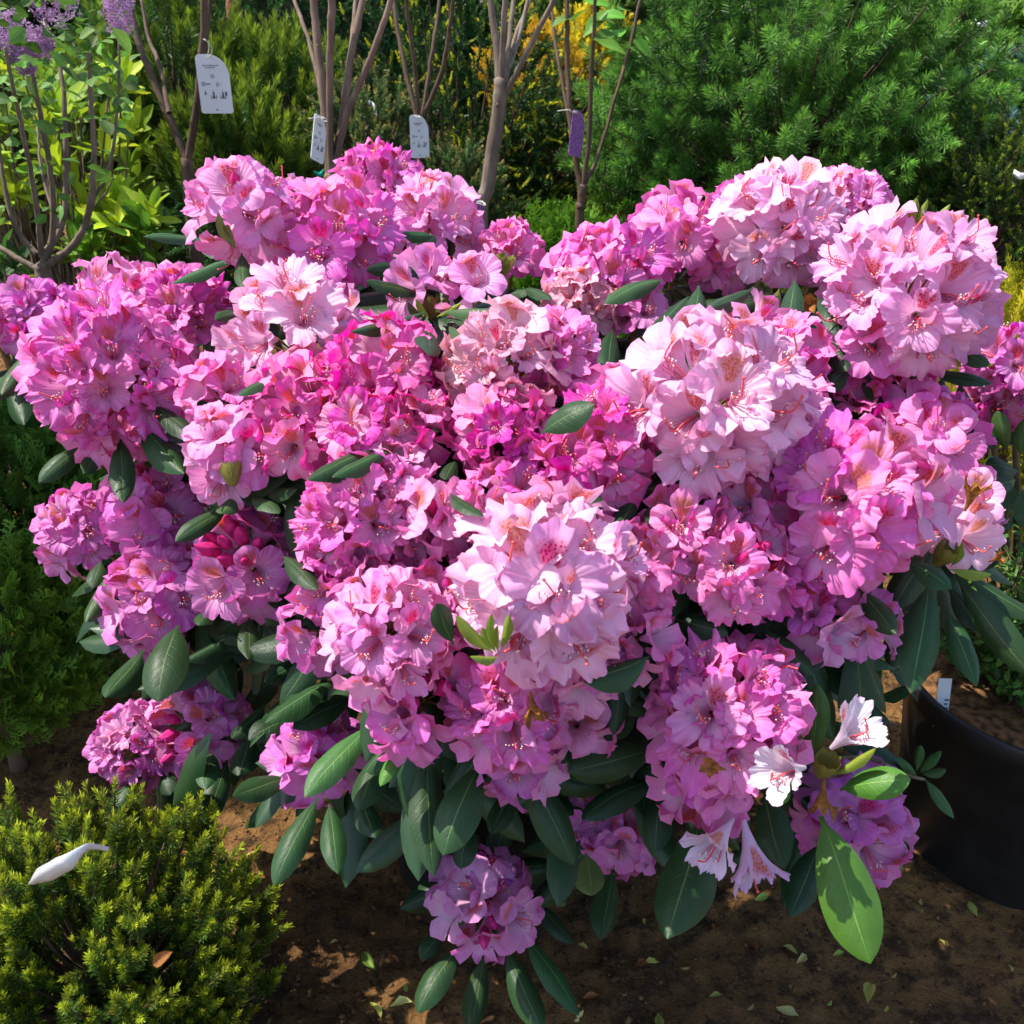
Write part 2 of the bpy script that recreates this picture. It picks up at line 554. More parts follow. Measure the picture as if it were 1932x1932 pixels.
def flower_geo(seed, nu=28, nv=10, op=1.0, frill=1.0, stamens=True, droop=0.0):
    r = np.random.default_rng(seed)
    g = G()
    s = np.linspace(-1, 1, nu + 1); t = np.linspace(0, 1, nv + 1) ** 0.85
    Sg, T = np.meshgrid(s, t, indexing='ij')
    for k in range(5):
        fc = PI / 2 + k * 2 * PI / 5 + r.normal() * 0.06
        up = 1.0 if k == 0 else 0.0
        L = 1 + r.normal() * 0.05
        ve = T * (1 - 0.46 * np.abs(Sg) ** 2.7) * L
        R = np.interp(ve, [0, .15, .4, .62, .82, 1, 1.15], np.array([.0030, .0050, .0105, .0190, .0300, .0385, .0455]) * (0.45 + 0.55 * op) )
        Z = np.interp(ve, [0, .15, .4, .62, .82, 1, 1.15], [0, .009, .022, .0315, .0365, .0365, .0350]) + (1 - op) * 0.022 * ve ** 2
        hw = np.radians(37 + 9 * np.clip((ve - .35) / .4, 0, 1))
        ph = fc + Sg * hw
        a = np.clip((ve - 0.35) / 0.65, 0, None) ** 1.8
        p1, p2, p3, p4 = r.uniform(0, 2 * PI, 4)
        f1 = r.uniform(1.5, 2.2); f2 = r.uniform(3.4, 5.0)
        edge = T ** 3
        dz = frill * a * (0.0032 * np.sin(f1 * PI * Sg + p1) + edge * 0.0026 * np.sin(f2 * PI * Sg + p2) + 0.0028 * Sg * np.sin(p3))
        dz += frill * T ** 5 * (0.0013 * np.sin(r.uniform(8, 10.5) * PI * Sg + p3) + 0.0008 * np.sin(13 * PI * Sg + p4))
        dz -= 0.0022 * a * np.exp(-(Sg / 0.16) ** 2)
        dz += a * r.normal() * 0.0036
        R = R * (1 + frill * a * edge * 0.030 * np.sin(f2 * PI * Sg + p4) + frill * a * 0.020 * np.sin(f1 * PI * Sg + p2))
        ph = ph + frill * a * 0.06 * np.sin(PI * 3 * T + p4) * np.abs(Sg)
        Z = Z + dz + (0.0009 if k % 2 else 0.0) * (Sg > -2) + 0.0012 * Sg * np.clip(ve, 0, 1)
        V = np.stack([R * np.cos(ph), R * np.sin(ph) - droop * 0.02 * ve ** 2, Z], -1).reshape(-1, 3)
        C = np.stack([np.clip(ve, 0, 1), Sg * .5 + .5, np.full_like(Sg, up), np.ones_like(Sg)], -1).reshape(-1, 4)
        g.add(V, [grid_faces(nu, nv)], C, 0)
    if stamens:
        for k in range(9):
            a = r.uniform(-1.0, 1.0) - PI / 2
            rr = r.uniform(0.006, 0.013); L = r.uniform(0.036, 0.047)
            P = curve([(0, 0, .004), (0.45 * rr * math.cos(a), 0.55 * rr * math.sin(a) - .001, L * .5), (rr * math.cos(a), rr * math.sin(a) - .002, L * .85), (rr * 1.05 * math.cos(a), rr * math.sin(a) + .003, L)], 3)
            tube(g, P, 0.00048, 3, m=1)
            g.add(oc * [0.0010, 0.0010, 0.0017] + P[-1], [of], m=2)
        P = curve([(0, 0, .004), (0, -.003, .028), (r.normal() * .003, -.007, .046), (r.normal() * .004, .003, .058)], 4)
        tube(g, P, 0.00075, 4, m=3)
        g.add(oc * 0.0016 + P[-1], [of], m=3)
    return g


FM = [M_petal, M_stamen, M_anther, M_pistil]
OPEN = [flower_geo(100 + i, op=random.uniform(.86, 1.08), frill=f) for i, f in enumerate([.75, 1.0, 1.2, 1.0, 1.35, .9, 1.15, 0.8])]
FRILLY = [flower_geo(140 + i, op=random.uniform(.72, .9), frill=1.6) for i in range(4)]
FLAT = [flower_geo(160 + i, op=1.05, frill=.42) for i in range(4)]
HALF_ = [flower_geo(180 + i, op=.38, frill=.8) for i in range(3)]
LOW = [flower_geo(190 + i, 7, 5, .95, 1.0, False) for i in range(4)]
ME = {}
for nm, L in (('open', OPEN), ('frilly', FRILLY), ('flat', FLAT), ('half', HALF_)):
    ME[nm] = [x.mesh('flower_' + nm, FM) for x in L]


def bud_geo(seed, n=8):
    r = np.random.default_rng(seed); g = G()
    t = np.linspace(0, 1, 10); a = np.arange(15) * 2 * PI / 15
    R = 0.0095 * np.sin(PI * np.clip(t * 0.95 + .03, 0, 1)) ** 0.75 * (1 - 0.3 * t)
    tw = t * 1.2
    rad = R[:, None] * (1 + 0.16 * np.cos(5 * (a[None] + tw[:, None])))
    V = np.stack([rad * np.cos(a), rad * np.sin(a), np.repeat((t * 0.036)[:, None], 15, 1)], -1).reshape(-1, 3)
    i = np.arange(9)[:, None] * 15; j = np.arange(15)[None]; jj = (j + 1) % 15
    g.add(V, [np.stack([i + j, i + jj, i + 15 + jj, i + 15 + j], -1).reshape(-1, 4)])
    return g


BUDS = [bud_geo(i).mesh('flower_bud', M_bud) for i in range(3)]


def leaf_geo(wr, bend, roll, seed, nu=8, nv=14, tip=0.62, wavy=0.012, twist=0.0):
    """leaf of unit length along +Y, upper side +Z; wr = half width"""
    r = np.random.default_rng(seed); g = G()
    s = np.linspace(-1, 1, nu + 1); t = np.linspace(0, 1, nv + 1)
    Sg, T = np.meshgrid(s, t, indexing='ij')
    pet = 0.09
    u = np.clip((T - pet) / (1 - pet), 0, 1)
    wd = wr * (np.sin(PI * u ** 0.86) ** 0.66) * (0.82 + 0.28 * u) * (1 - .35 * u ** 7)
    wd = np.where(T < pet, 0.018, np.maximum(wd, 0.012 * (1 - u)))
    p = r.uniform(0, 6.28, 3)
    ang = bend * T
    yy = np.where(np.abs(bend) > 1e-3, np.sin(ang) / max(abs(bend), 1e-3) * np.sign(bend or 1), T) if bend else T
    zz = -(1 - np.cos(ang)) / bend if bend else 0 * T
    x = Sg * wd
    z = zz - roll * wr * (Sg ** 2) * np.sin(PI * u) + 0.10 * wr * (np.exp(-(Sg / .22) ** 2) * -1) * np.sin(PI * u)
    z = z + wavy * np.sin(5.5 * PI * T + p[0]) * Sg * np.sin(PI * u) + wavy * .6 * np.sin(9 * T + p[1])
    x = x + 0.03 * np.sin(3 * T + p[2]) * T
    tw = twist * T
    x2 = x * np.cos(tw) - (z - zz) * np.sin(tw); z2 = zz + x * np.sin(tw) + (z - zz) * np.cos(tw)
    V = np.stack([x2, yy, z2], -1)
    e = V[nu // 2, -1].copy(); L = math.hypot(e[1], e[2]); ca, sa = e[1] / L, e[2] / L
    V = np.stack([V[..., 0] / L, (V[..., 1] * ca + V[..., 2] * sa) / L, (V[..., 2] * ca - V[..., 1] * sa) / L], -1).reshape(-1, 3)
    C = np.stack([T, Sg * .5 + .5, 0 * T, 0 * T + 1], -1).reshape(-1, 4)
    g.add(V, [grid_faces(nu, nv)], C)
    return g


RL = [leaf_geo(.185, b, ro, i, twist=tw) for i, (b, ro, tw) in enumerate([(.25, .5, .1), (.5, .8, -.2), (.8, .6, .25), (.15, 1.0, 0), (1.0, .7, -.15), (.45, .45, .35)])]
RLM = [x.mesh('rhododendron_leaf', M_leaf) for x in RL]
RL_LOW = leaf_geo(.18, .5, .5, 50, 4, 6)
WITH = flower_geo(300, 6, 5, .25, 2.2, False)
WITHM = WITH.mesh('withered_flower', [M_wither])

# ------------------------------------------------------------------ the rhododendron
DC = np.array([0.0, 1.20, 0.43]); DR = np.array([0.60, 0.46, 0.46])


def dome_depth(px, py):
    r = ray(px, py) / DR; o = (CAM - DC) / DR
    a = r @ r; b = o @ r; c = o @ o - 1
    D = b * b - a * c
    if D <= 0:
        return -b / a
    return (-b - math.sqrt(D)) / a


W_ = (0.90, 0.52, 0.73); P_ = (0.88, 0.37, 0.67); K_ = (0.85, 0.235, 0.59); D_ = (0.78, 0.105, 0.45); L_ = (0.70, 0.21, 0.56); X_ = (0.90, 0.50, 0.60)
# px, py, radius px, tint, style, depth override, buds
TR = [
    (455, 405, 100, P_, 'flat', None, 1), (640, 462, 112, K_, 'open', None, 0), (712, 372, 92, K_, 'frilly', 1.56, 0), (812, 425, 88, P_, 'open', 1.42, 0),
    (545, 395, 55, W_, 'open', 1.5, 0), (520, 515, 62, D_, 'open', 1.45, 0), (965, 482, 60, K_, 'open', 1.40, 0), (800, 540, 52, P_, 'flat', None, 1), (890, 548, 42, P_, 'flat', None, 0),
    (68, 600, 75, L_, 'open', 1.32, 0), (-5, 650, 50, L_, 'flat', 1.28, 0), (235, 585, 92, P_, 'open', 1.40, 0), (345, 605, 105, K_, 'frilly', 1.38, 0),
    (215, 715, 150, K_, 'frilly', 1.12, 0), (555, 635, 122, W_, 'open', None, 0), (420, 755, 78, K_, 'open', None, 0), (440, 855, 88, P_, 'flat', None, 0),
    (725, 720, 118, D_, 'open', None, 0), (585, 770, 98, D_, 'open', None, 0), (700, 820, 95, D_, 'open', None, 0), (790, 800, 66, D_, 'open', None, 0), (560, 840, 60, D_, 'open', None, 0),
    (950, 700, 122, X_, 'frilly', None, 0), (1050, 665, 78, K_, 'frilly', None, 0), (950, 815, 100, D_, 'frilly', None, 0),
    (1120, 860, 112, D_, 'open', None, 0), (1150, 765, 68, K_, 'open', None, 1), (1040, 880, 60, D_, 'open', None, 0),
    (1345, 765, 172, W_, 'open', 0.97, 0), (1490, 690, 80, K_, 'open', None, 0), (1412, 620, 36, K_, 'flat', None, 0), (1480, 800, 95, P_, 'open', None, 0),
    (1140, 535, 108, K_, 'open', 1.33, 0), (1095, 575, 66, X_, 'frilly', 1.28, 0), (1275, 455, 88, K_, 'flat', 1.40, 0), (1350, 500, 62, K_, 'open', 1.42, 0), (1200, 600, 55, K_, 'flat', 1.30, 0),
    (1470, 435, 122, W_, 'open', 1.30, 0), (1595, 400, 84, P_, 'frilly', 1.45, 0), (1400, 395, 56, K_, 'open', 1.46, 0), (1540, 500, 60, P_, 'open', 1.28, 0),
    (1715, 560, 152, (.89, .46, .71), 'open', 1.12, 0), (1650, 650, 66, K_, 'flat', 1.12, 0), (1700, 730, 48, D_, 'open', 1.2, 0),
    (1745, 830, 108, K_, 'flat', 1.13, 1), (1630, 780, 62, D_, 'open', 1.15, 0), (1615, 945, 150, K_, 'open', 0.98, 0), (1560, 860, 70, P_, 'frilly', None, 0), (1812, 955, 72, P_, 'flat', 1.1, 0), (1800, 1010, 52, W_, 'flat', 1.06, 0),
    (1385, 1065, 110, K_, 'open', None, 3), (1285, 1000, 70, K_, 'open', None, 0), (1470, 1080, 82, K_, 'open', None, 0), (1540, 1170, 58, L_, 'flat', 1.0, 0), (1635, 1185, 52, L_, 'open', 1.0, 0), (1420, 960, 60, D_, 'open', None, 0),
    (690, 980, 128, K_, 'frilly', None, 0), (810, 985, 82, P_, 'flat', None, 1), (730, 900, 80, P_, 'frilly', None, 0), (650, 1090, 82, K_, 'open', None, 0), (955, 965, 98, K_, 'open', None, 1),
    (1035, 1105, 172, W_, 'open', 0.86, 0), (1195, 1075, 92, K_, 'open', None, 0), (1195, 1205, 78, K_, 'open', None, 0), (1090, 1240, 92, P_, 'open', None, 0),
    (735, 1190, 118, P_, 'open', 0.90, 0), (608, 1185, 78, L_, 'open', 0.99, 1), (830, 1120, 66, K_, 'open', None, 0), (690, 1120, 60, D_, 'open', None, 0),
    (800, 1315, 112, K_, 'flat', 0.93, 4), (960, 1340, 118, K_, 'open', 0.93, 0), (980, 1430, 84, L_, 'flat', 0.98, 0), (1090, 1370, 66, K_, 'flat', 1.0, 0),
    (1370, 1350, 150, K_, 'frilly', 0.97, 0), (1330, 1480, 84, K_, 'flat', 1.0, 0), (1610, 1560, 105, L_, 'flat', 1.14, 0), (1175, 1570, 76, L_, 'flat', 1.22, 0), (1120, 1540, 40, L_, 'flat', 1.24, 0),
    (915, 1700, 92, L_, 'flat', 1.19, 3), (595, 1430, 80, L_, 'flat', 1.10, 1), (255, 1405, 82, L_, 'frilly', 1.30, 0), (380, 1370, 92, L_, 'flat', 1.28, 4),
    (160, 1005, 84, L_, 'open', 1.27, 0), (290, 965, 95, L_, 'flat', 1.24, 0), (295, 1125, 98, L_, 'flat', 1.17, 1), (290, 1190, 58, L_, 'open', 1.2, 0), (470, 1060, 104, L_, 'flat', 1.10, 9), (240, 830, 60, K_, 'open', 1.2, 0), (380, 1060, 55, L_, 'open', 1.25, 0),
]
BUSH = thing('rhododendron_bush', 'large rhododendron bush covered in pink flower trusses above dark leathery leaves', 'shrub', (POTC[0], POTC[1], 0.2))
BO = np.array([POTC[0], POTC[1], 0.2])
trs = []
for (px, py, rp, tint, style, d, nb) in TR:
    if d is None:
        d = dome_depth(px, py)
    R = rp * d / FPX
    P = atd(px, py, d)
    Nn = nrm((P - DC) / DR ** 2)
    A = nrm(0.75 * Nn + 0.45 * ZUP + 0.35 * nrm(CAM - P) + rng.normal(size=3) * 0.08)
    trs.append(dict(px=px, py=py, rp=rp, d=d, R=R, P=P, A=A, tint=np.array(tint), style=style, nb=nb))


def hidden_by(p, skip=None, k=0.8):
    x, y, d = proj(p)
    for j, t in enumerate(trs):
        if j == skip:
            continue
        if d > t['d'] and math.hypot(x - t['px'], y - t['py']) < k * t['rp']:
            return True
    return False


def in_front(p, k=0.85):
    x, y, d = proj(p)
    for t in trs:
        if d < t['d'] + 0.02 and math.hypot(x - t['px'], y - t['py']) < k * t['rp']:
            return True
    return False


def in_ball(p):
    """does a truss stand between this point and the photographer"""
    x, y, d = proj(p)
    for t in trs:
        q = math.hypot(x - t['px'], y - t['py']) / t['rp']
        if q < 1.10 and d > t['d'] - t['R'] * math.sqrt(max(0, 1 - q * q)) - .012:
            return True
    return False


flowers = []    # score, truss index, matrix, style, tint
far_fl = []
for ti, t in enumerate(trs):
    R, P, A, style = t['R'], t['P'], t['A'], t['style']
    fs = min(1.12, max(0.78, R / 0.070)) * {'frilly': .82, 'flat': 1.08, 'open': .98}[style]
    capang = 2.0
    cov = 2 * R * R * (1 - math.cos(capang)) / (0.031 * fs) ** 2
    n = int(max(3, min(40, round(cov * {'frilly': 1.35, 'open': 1.12, 'flat': .95}[style]))))
    e1 = nrm(np.cross(A, [0.3, 0.1, 1.0] if abs(A[2]) < .9 else [1.0, 0, 0])); e2 = np.cross(A, e1)
    tocam = nrm(CAM - P)
    off = rng.uniform(0, 6.28)
    peds = G()
    for k in range(n):
        c0 = 1 - .05 * t['nb'] ** .8
        ct = c0 - (k + 0.5) / n * (c0 - math.cos(capang))
        th = math.acos(ct) + rng.normal() * 0.10; ph = off + k * 2.39996 + rng.normal() * 0.12
        dr = nrm(A * math.cos(th) + (e1 * math.cos(ph) + e2 * math.sin(ph)) * math.sin(th))
        sc = fs * rng.uniform(.90, 1.10)
        L = 0.036 * sc
        base = P + dr * max(R * (rng.uniform(.80, .95) if rng.random() < .85 else rng.uniform(.97, 1.08)) - L, 0.003)
        fd = nrm(dr + rng.normal(size=3) * 0.16 + ZUP * 0.10 + tocam * 0.12)
        yh = nrm(A + 0.7 * ZUP + rng.normal(size=3) * 0.25)
        M = mat4(basis(fd, yh), base, sc)
        tint = t['tint'] * (1 + rng.normal() * 0.05)
        if rng.random() < 0.14:
            tint = tint * .55 + np.array(W_) * .45
        lip = base + fd * L
        vis = float(dr @ tocam)
        hid = hidden_by(lip, ti, .86)
        sc_ = (vis + 0.3) * (0 if hid else 1) * sc
        st = style
        if rng.random() < .06:
            st = 'half'
        flowers.append((sc_, ti, M, st, tint))
        p0 = P - A * R * 0.45
        tube(peds, curve([p0, p0 * .4 + base * .6 + A * R * .05, base], 3), 0.0011, 4, C=(1, 1, 1, 1), cap=False)
    tube(peds, curve([P - A * R * 1.1 - ZUP * 0.01, P - A * R * .6, P - A * R * .2], 3), [0.0038, 0.0036, 0.0034, 0.003, 0.0026, 0.0022, 0.001], 6)
    t['obj'] = link('flower_truss', peds.mesh('flower_truss', M_pedicel, off=P), BUSH, P - BO)
    for k in range(t['nb']):
        th = math.acos(max(-1, 1 - .050 * t['nb'] ** .8 * (k + .5) / t['nb'])); ph = off + k * 2.39996
        dr = nrm(A * math.cos(th) + (e1 * math.cos(ph) + e2 * math.sin(ph)) * math.sin(th))
        link('flower_bud', BUDS[k % 3], t['obj'], M=mat4(basis(dr, ZUP), dr * R * rng.uniform(.42, .58), rng.uniform(.7, .95) * min(1.0, R / .06)))
flowers.sort(key=lambda f: -f[0])
NFL = 340
for k, (s_, ti, M, st, tint) in enumerate(flowers):
    if k < NFL:
        M = M.copy(); M[:3, 3] -= trs[ti]['P']
        me = ME[st][int(rng.integers(len(ME[st])))]
        link('flower', me, trs[ti]['obj'], M=M, color=tint)
    else:
        far_fl.append((M, tint))
# the flowers past the limit, joined into one part
g = G(); tints = []
for v in range(4):
    sel = far_fl[v::4]
    src = LOW[v]
    g.addg(src, np.array([f[0] for f in sel]))
    kk = sum(len(x) for x in src.V)
    tints.append(np.repeat(np.array([[*f[1], 1] for f in sel]), kk, 0))
me = g.mesh('rear_flowers', [M_petal_far], off=BO)
a = me.color_attributes.new('Tint', 'FLOAT_COLOR', 'POINT')
a.data.foreach_set('color', np.concatenate(tints).astype(np.float32).ravel())
link('rear_flowers', me, BUSH, kind='stuff')

# single faded white flowers, base pixel -> mouth pixel, depth of base and mouth
FW_ = (0.86, 0.80, 0.86)


def single(b, m, d0, d1, sc, tint, style='half', parent=None, i=0):
    p0 = atd(*b, d0); p1 = atd(*m, d1)
    z = nrm(p1 - p0)
    M = mat4(basis(z, nrm(ZUP + 0.3 * nrm(CAM - p0))), p0, sc)
    par = trs[parent]
    M[:3, 3] -= par['P']
    link('flower', ME[style][i % len(ME[style])], par['obj'], M=M, color=tint)


T36 = next(i for i, t in enumerate(trs) if t['px'] == 1330); T38 = next(i for i, t in enumerate(trs) if t['px'] == 1610)
single((1518, 1448), (1430, 1462), 0.90, 0.85, 1.05, FW_, 'half', T38, 0)
single((1568, 1412), (1632, 1362), 0.93, 0.89, 1.05, FW_, 'half', T38, 1)
single((1382, 1545), (1332, 1620), 0.97, 0.93, 1.15, (.78, .62, .80), 'half', T36, 2)
single((1402, 1545), (1425, 1640), 0.97, 0.95, 1.15, (.72, .52, .78), 'half', T36, 1)

# ---- leaves, one by one: base px, tip px, width px, tint, depth of base / of tip, bend variant
GR = (0.021, 0.060, 0.017); GD = (0.013, 0.042, 0.013); GL = (0.040, 0.085, 0.028); BR = (0.065, 0.19, 0.022); YG = (0.20, 0.26, 0.03); OL = (0.10, 0.12, 0.03)
LV = [
    (420, 462, 272, 448, 34, GL, 1.44, 1.34), (445, 488, 322, 535, 42, GL, 1.36, 1.27), (456, 478, 462, 548, 36, GR, 1.33, 1.29), (585, 525, 500, 545, 30, GR, 1.30, 1.25),
    (822, 448, 755, 440, 30, GR, 1.30, 1.27), (822, 446, 790, 465, 34, GR, 1.30, 1.26), (866, 482, 940, 487, 30, GR, 1.33, 1.30), (785, 512, 690, 510, 32, GR, 1.33, 1.29),
    (800, 560, 690, 530, 44, GR, 1.27, 1.24), (800, 590, 662, 628, 40, GR, 1.22, 1.12), (808, 612, 808, 670, 58, GR, 1.20, 1.10), (835, 590, 950, 588, 40, GL, 1.22, 1.16), (845, 602, 955, 628, 34, GR, 1.21, 1.15),
    (845, 615, 905, 658, 40, GL, 1.20, 1.13), (640, 560, 695, 595, 42, GD, 1.30, 1.24), (955, 560, 1010, 545, 30, GR, 1.36, 1.33), (960, 575, 1000, 605, 34, GR, 1.34, 1.28), (1010, 590, 1060, 570, 32, GD, 1.36, 1.33), (930, 580, 975, 600, 34, GR, 1.33, 1.28), (990, 545, 1040, 565, 30, GR, 1.36, 1.31),
    (1252, 528, 1143, 574, 44, GL, 1.27, 1.19), (1318, 540, 1308, 632, 62, GR, 1.31, 1.24), (1300, 560, 1235, 640, 46, GD, 1.31, 1.24), (1500, 528, 1490, 625, 50, GD, 1.24, 1.18), (1470, 560, 1350, 600, 42, GD, 1.26, 1.20),
    (1420, 545, 1342, 585, 38, GR, 1.29, 1.22), (1155, 622, 1148, 708, 50, GD, 1.28, 1.21), (1130, 640, 1085, 690, 44, GD, 1.28, 1.24), (1440, 580, 1400, 640, 46, GD, 1.27, 1.22), (1540, 560, 1590, 640, 44, GD, 1.22, 1.17), (1470, 545, 1450, 600, 30, OL, 1.23, 1.18), (1240, 620, 1200, 700, 44, GD, 1.30, 1.25), (1550, 640, 1600, 700, 46, GD, 1.2, 1.15), (1260, 680, 1175, 705, 40, GR, 1.2, 1.15),
    (1022, 818, 1120, 758, 66, GR, 0.88, 0.86), (1200, 690, 1185, 722, 40, GD, 1.05, 1.02),
    (705, 850, 578, 905, 58, GR, 1.03, .97), (735, 852, 625, 900, 44, GR, 1.04, .97), (515, 905, 610, 915, 46, GD, 1.12, 1.05), (525, 720, 452, 748, 36, GR, 1.12, 1.06), (455, 588, 408, 605, 30, GR, 1.30, 1.25),
    (848, 932, 912, 975, 46, GR, .93, .90), (855, 1215, 820, 1140, 46, GR, .86, .84), (1118, 925, 1112, 985, 54, GD, .96, .92), (860, 870, 838, 905, 36, GD, 1.0, .97), (1200, 930, 1170, 1000, 46, GD, 1.02, .98), (1270, 940, 1220, 990, 50, GD, 1.03, .99),
    (228, 825, 232, 950, 50, GR, 1.10, 1.05), (258, 795, 352, 892, 60, GR, 1.10, 1.05), (285, 765, 385, 838, 50, GD, 1.14, 1.09), (165, 838, 74, 912, 42, GR, 1.14, 1.10), (72, 660, 0, 745, 44, GL, 1.20, 1.15), (60, 690, -30, 760, 44, GL, 1.2, 1.15), (185, 850, 158, 895, 34, GR, 1.15, 1.12),
    (440, 938, 420, 970, 42, GL, 1.02, .99), (474, 940, 530, 968, 44, GL, 1.02, .99), (432, 958, 332, 1025, 42, GR, 1.06, 1.02), (500, 930, 560, 925, 40, GR, 1.04, 1.0),
    (212, 1075, 165, 1175, 44, GL, 1.18, 1.13), (190, 1060, 178, 1110, 34, GR, 1.2, 1.17), (335, 1180, 300, 1325, 84, GR, 1.10, 1.03), (270, 1228, 203, 1318, 62, GR, 1.12, 1.05), (534, 1050, 602, 1112, 46, GR, 1.0, .96), (470, 1165, 468, 1245, 44, GR, 1.08, 1.03), (405, 1140, 372, 1180, 40, GR, 1.14, 1.10),
    (630, 1285, 498, 1362, 60, GR, 1.04, .98), (600, 1230, 500, 1290, 50, GD, 1.10, 1.05), (660, 1320, 555, 1378, 54, GD, 1.06, 1.0), (430, 1200, 350, 1250, 40, GD, 1.16, 1.12), (500, 1180, 540, 1230, 46, GD, 1.14, 1.1), (560, 1350, 470, 1400, 56, GD, 1.14, 1.1),
    (310, 1450, 322, 1500, 36, GD, 1.28, 1.25), (270, 1462, 206, 1542, 44, GR, 1.28, 1.23), (398, 1420, 392, 1490, 46, GR, 1.22, 1.17), (430, 1430, 385, 1560, 50, GD, 1.26, 1.20), (470, 1390, 455, 1465, 60, GD, 1.22, 1.18), (500, 1330, 440, 1395, 50, GD, 1.2, 1.15),
    (545, 1468, 438, 1502, 56, GR, 1.08, 1.02), (700, 1368, 578, 1508, 62, (.05, .12, .03), .98, .92), (600, 1505, 518, 1672, 56, GR, 1.05, .99), (620, 1518, 642, 1648, 52, GR, 1.06, 1.0), (712, 1420, 682, 1530, 66, GR, 1.0, .96), (764, 1400, 718, 1484, 30, BR, .95, .92),
    (805, 1408, 818, 1655, 78, GR, .99, .94), (905, 1440, 838, 1615, 86, GR, .97, .92), (680, 1500, 706, 1582, 54, GD, 1.08, 1.04), (965, 1480, 930, 1575, 50, GD, 1.04, 1.0), (1020, 1480, 1080, 1540, 46, GD, 1.08, 1.05), (890, 1560, 870, 1640, 50, GD, 1.12, 1.1),
    (1225, 1240, 1105, 1292, 70, GR, .93, .90), (1232, 1415, 1070, 1455, 80, GR, 1.02, .97), (1240, 1470, 1098, 1548, 62, GD, 1.05, 1.0), (1190, 1300, 1150, 1400, 60, GD, 1.08, 1.03), (1100, 1440, 1140, 1500, 50, GD, 1.1, 1.05),
    (985, 1720, 1090, 1630, 52, GR, 1.18, 1.20), (865, 1785, 788, 1912, 56, GR, 1.18, 1.13), (912, 1800, 892, 1950, 52, GR, 1.17, 1.10), (955, 1790, 1022, 1950, 58, GR, 1.17, 1.10), (985, 1765, 1096, 1915, 54, GR, 1.18, 1.12), (835, 1755, 796, 1812, 40, GD, 1.2, 1.17), (1010, 1700, 1085, 1782, 42, GD, 1.2, 1.17),
    (1105, 1610, 1122, 1690, 62, OL, 1.14, 1.10), (1155, 1640, 1138, 1775, 58, GR, 1.16, 1.10), (1040, 1680, 1070, 1705, 30, OL, 1.2, 1.18),
    (1320, 1545, 1268, 1775, 118, GR, 1.03, .96), (1440, 1490, 1480, 1640, 76, GR, 1.04, 1.0), (1250, 1480, 1238, 1610, 60, GD, 1.08, 1.04), (1548, 1590, 1488, 1730, 66, GD, 1.10, 1.04), (1210, 1450, 1215, 1540, 50, GD, 1.12, 1.08),
    (1548, 1540, 1645, 1818, 112, BR, .96, .90), (1585, 1490, 1718, 1468, 66, BR, .98, .94), (1532, 1430, 1542, 1288, 54, (.045, .13, .025), 1.0, .98), (1508, 1445, 1510, 1385, 26, BR, .97, .95), (1570, 1465, 1652, 1410, 24, YG, .97, .94), (1490, 1490, 1462, 1512, 34, BR, .97, .95),
    (1752, 1100, 1725, 1310, 78, GR, 1.03, .96), (1620, 1112, 1695, 1195, 54, GR, 1.0, .96), (1805, 1090, 1950, 1275, 64, GR, 1.03, .98), (1820, 1085, 1960, 1170, 54, GR, 1.04, 1.02), (1785, 1150, 1842, 1295, 50, GR, 1.05, 1.0), (1715, 1130, 1680, 1270, 50, GD, 1.08, 1.04), (1712, 1062, 1798, 1108, 52, GR, 1.0, .97), (1790, 1075, 1872, 1082, 26, YG, 1.02, 1.0), (1795, 1070, 1815, 1020, 22, YG, 1.02, 1.0), (1815, 1060, 1890, 1050, 44, GD, 1.08, 1.05), (1790, 1110, 1850, 1190, 44, GD, 1.06, 1.03),
    (1435, 1180, 1532, 1275, 62, GR, 1.0, .96), (1255, 1165, 1375, 1195, 54, GD, .99, .95), (1545, 1220, 1632, 1325, 78, GR, 1.08, 1.03), (1590, 1230, 1640, 1300, 56, GR, 1.12, 1.08), (1655, 1318, 1735, 1290, 52, GL, 1.12, 1.08), (1648, 1312, 1665, 1255, 26, BR, 1.12, 1.1), (1480, 1190, 1440, 1230, 44, GD, 1.08, 1.05),
    (1755, 705, 1872, 722, 38, GD, 1.14, 1.10), (1795, 665, 1868, 690, 34, GR, 1.16, 1.12), (1572, 795, 1615, 842, 34, GD, 1.06, 1.03), (1725, 700, 1715, 790, 48, GD, 1.2, 1.16), (1640, 700, 1660, 770, 46, GD, 1.2, 1.16), (1780, 710, 1760, 790, 46, GD, 1.2, 1.16), (1600, 690, 1560, 740, 44, GD, 1.18, 1.14), (1810, 720, 1830, 830, 40, GD, 1.2, 1.15),
    (1724, 440, 1728, 372, 22, YG, 1.12, 1.11), (1742, 440, 1792, 384, 20, YG, 1.12, 1.11), (1733, 440, 1750, 376, 17, YG, 1.12, 1.11),
    (930, 1232, 858, 1162, 30, YG, .77, .76), (932, 1228, 926, 1158, 20, YG, .77, .75), (946, 1226, 958, 1158, 24, YG, .77, .76), (940, 1240, 888, 1240, 28, YG, .77, .74), (936, 1230, 908, 1185, 20, YG, .77, .76), (940, 1235, 940, 1180, 18, YG, .77, .74),
    (440, 465, 410, 402, 24, OL, 1.28, 1.26), (445, 470, 425, 425, 22, OL, 1.28, 1.25), (572, 395, 568, 352, 16, YG, 1.40, 1.4), (580, 395, 590, 365, 14, YG, 1.40, 1.4),
    (800, 600, 768, 570, 22, OL, 1.15, 1.13), (810, 600, 785, 565, 16, YG, 1.15, 1.13), (825, 598, 870, 570, 18, YG, 1.15, 1.13), (820, 590, 840, 560, 26, OL, 1.15, 1.12), (940, 525, 918, 500, 24, OL, 1.3, 1.28), (950, 540, 930, 530, 24, OL, 1.3, 1.27),
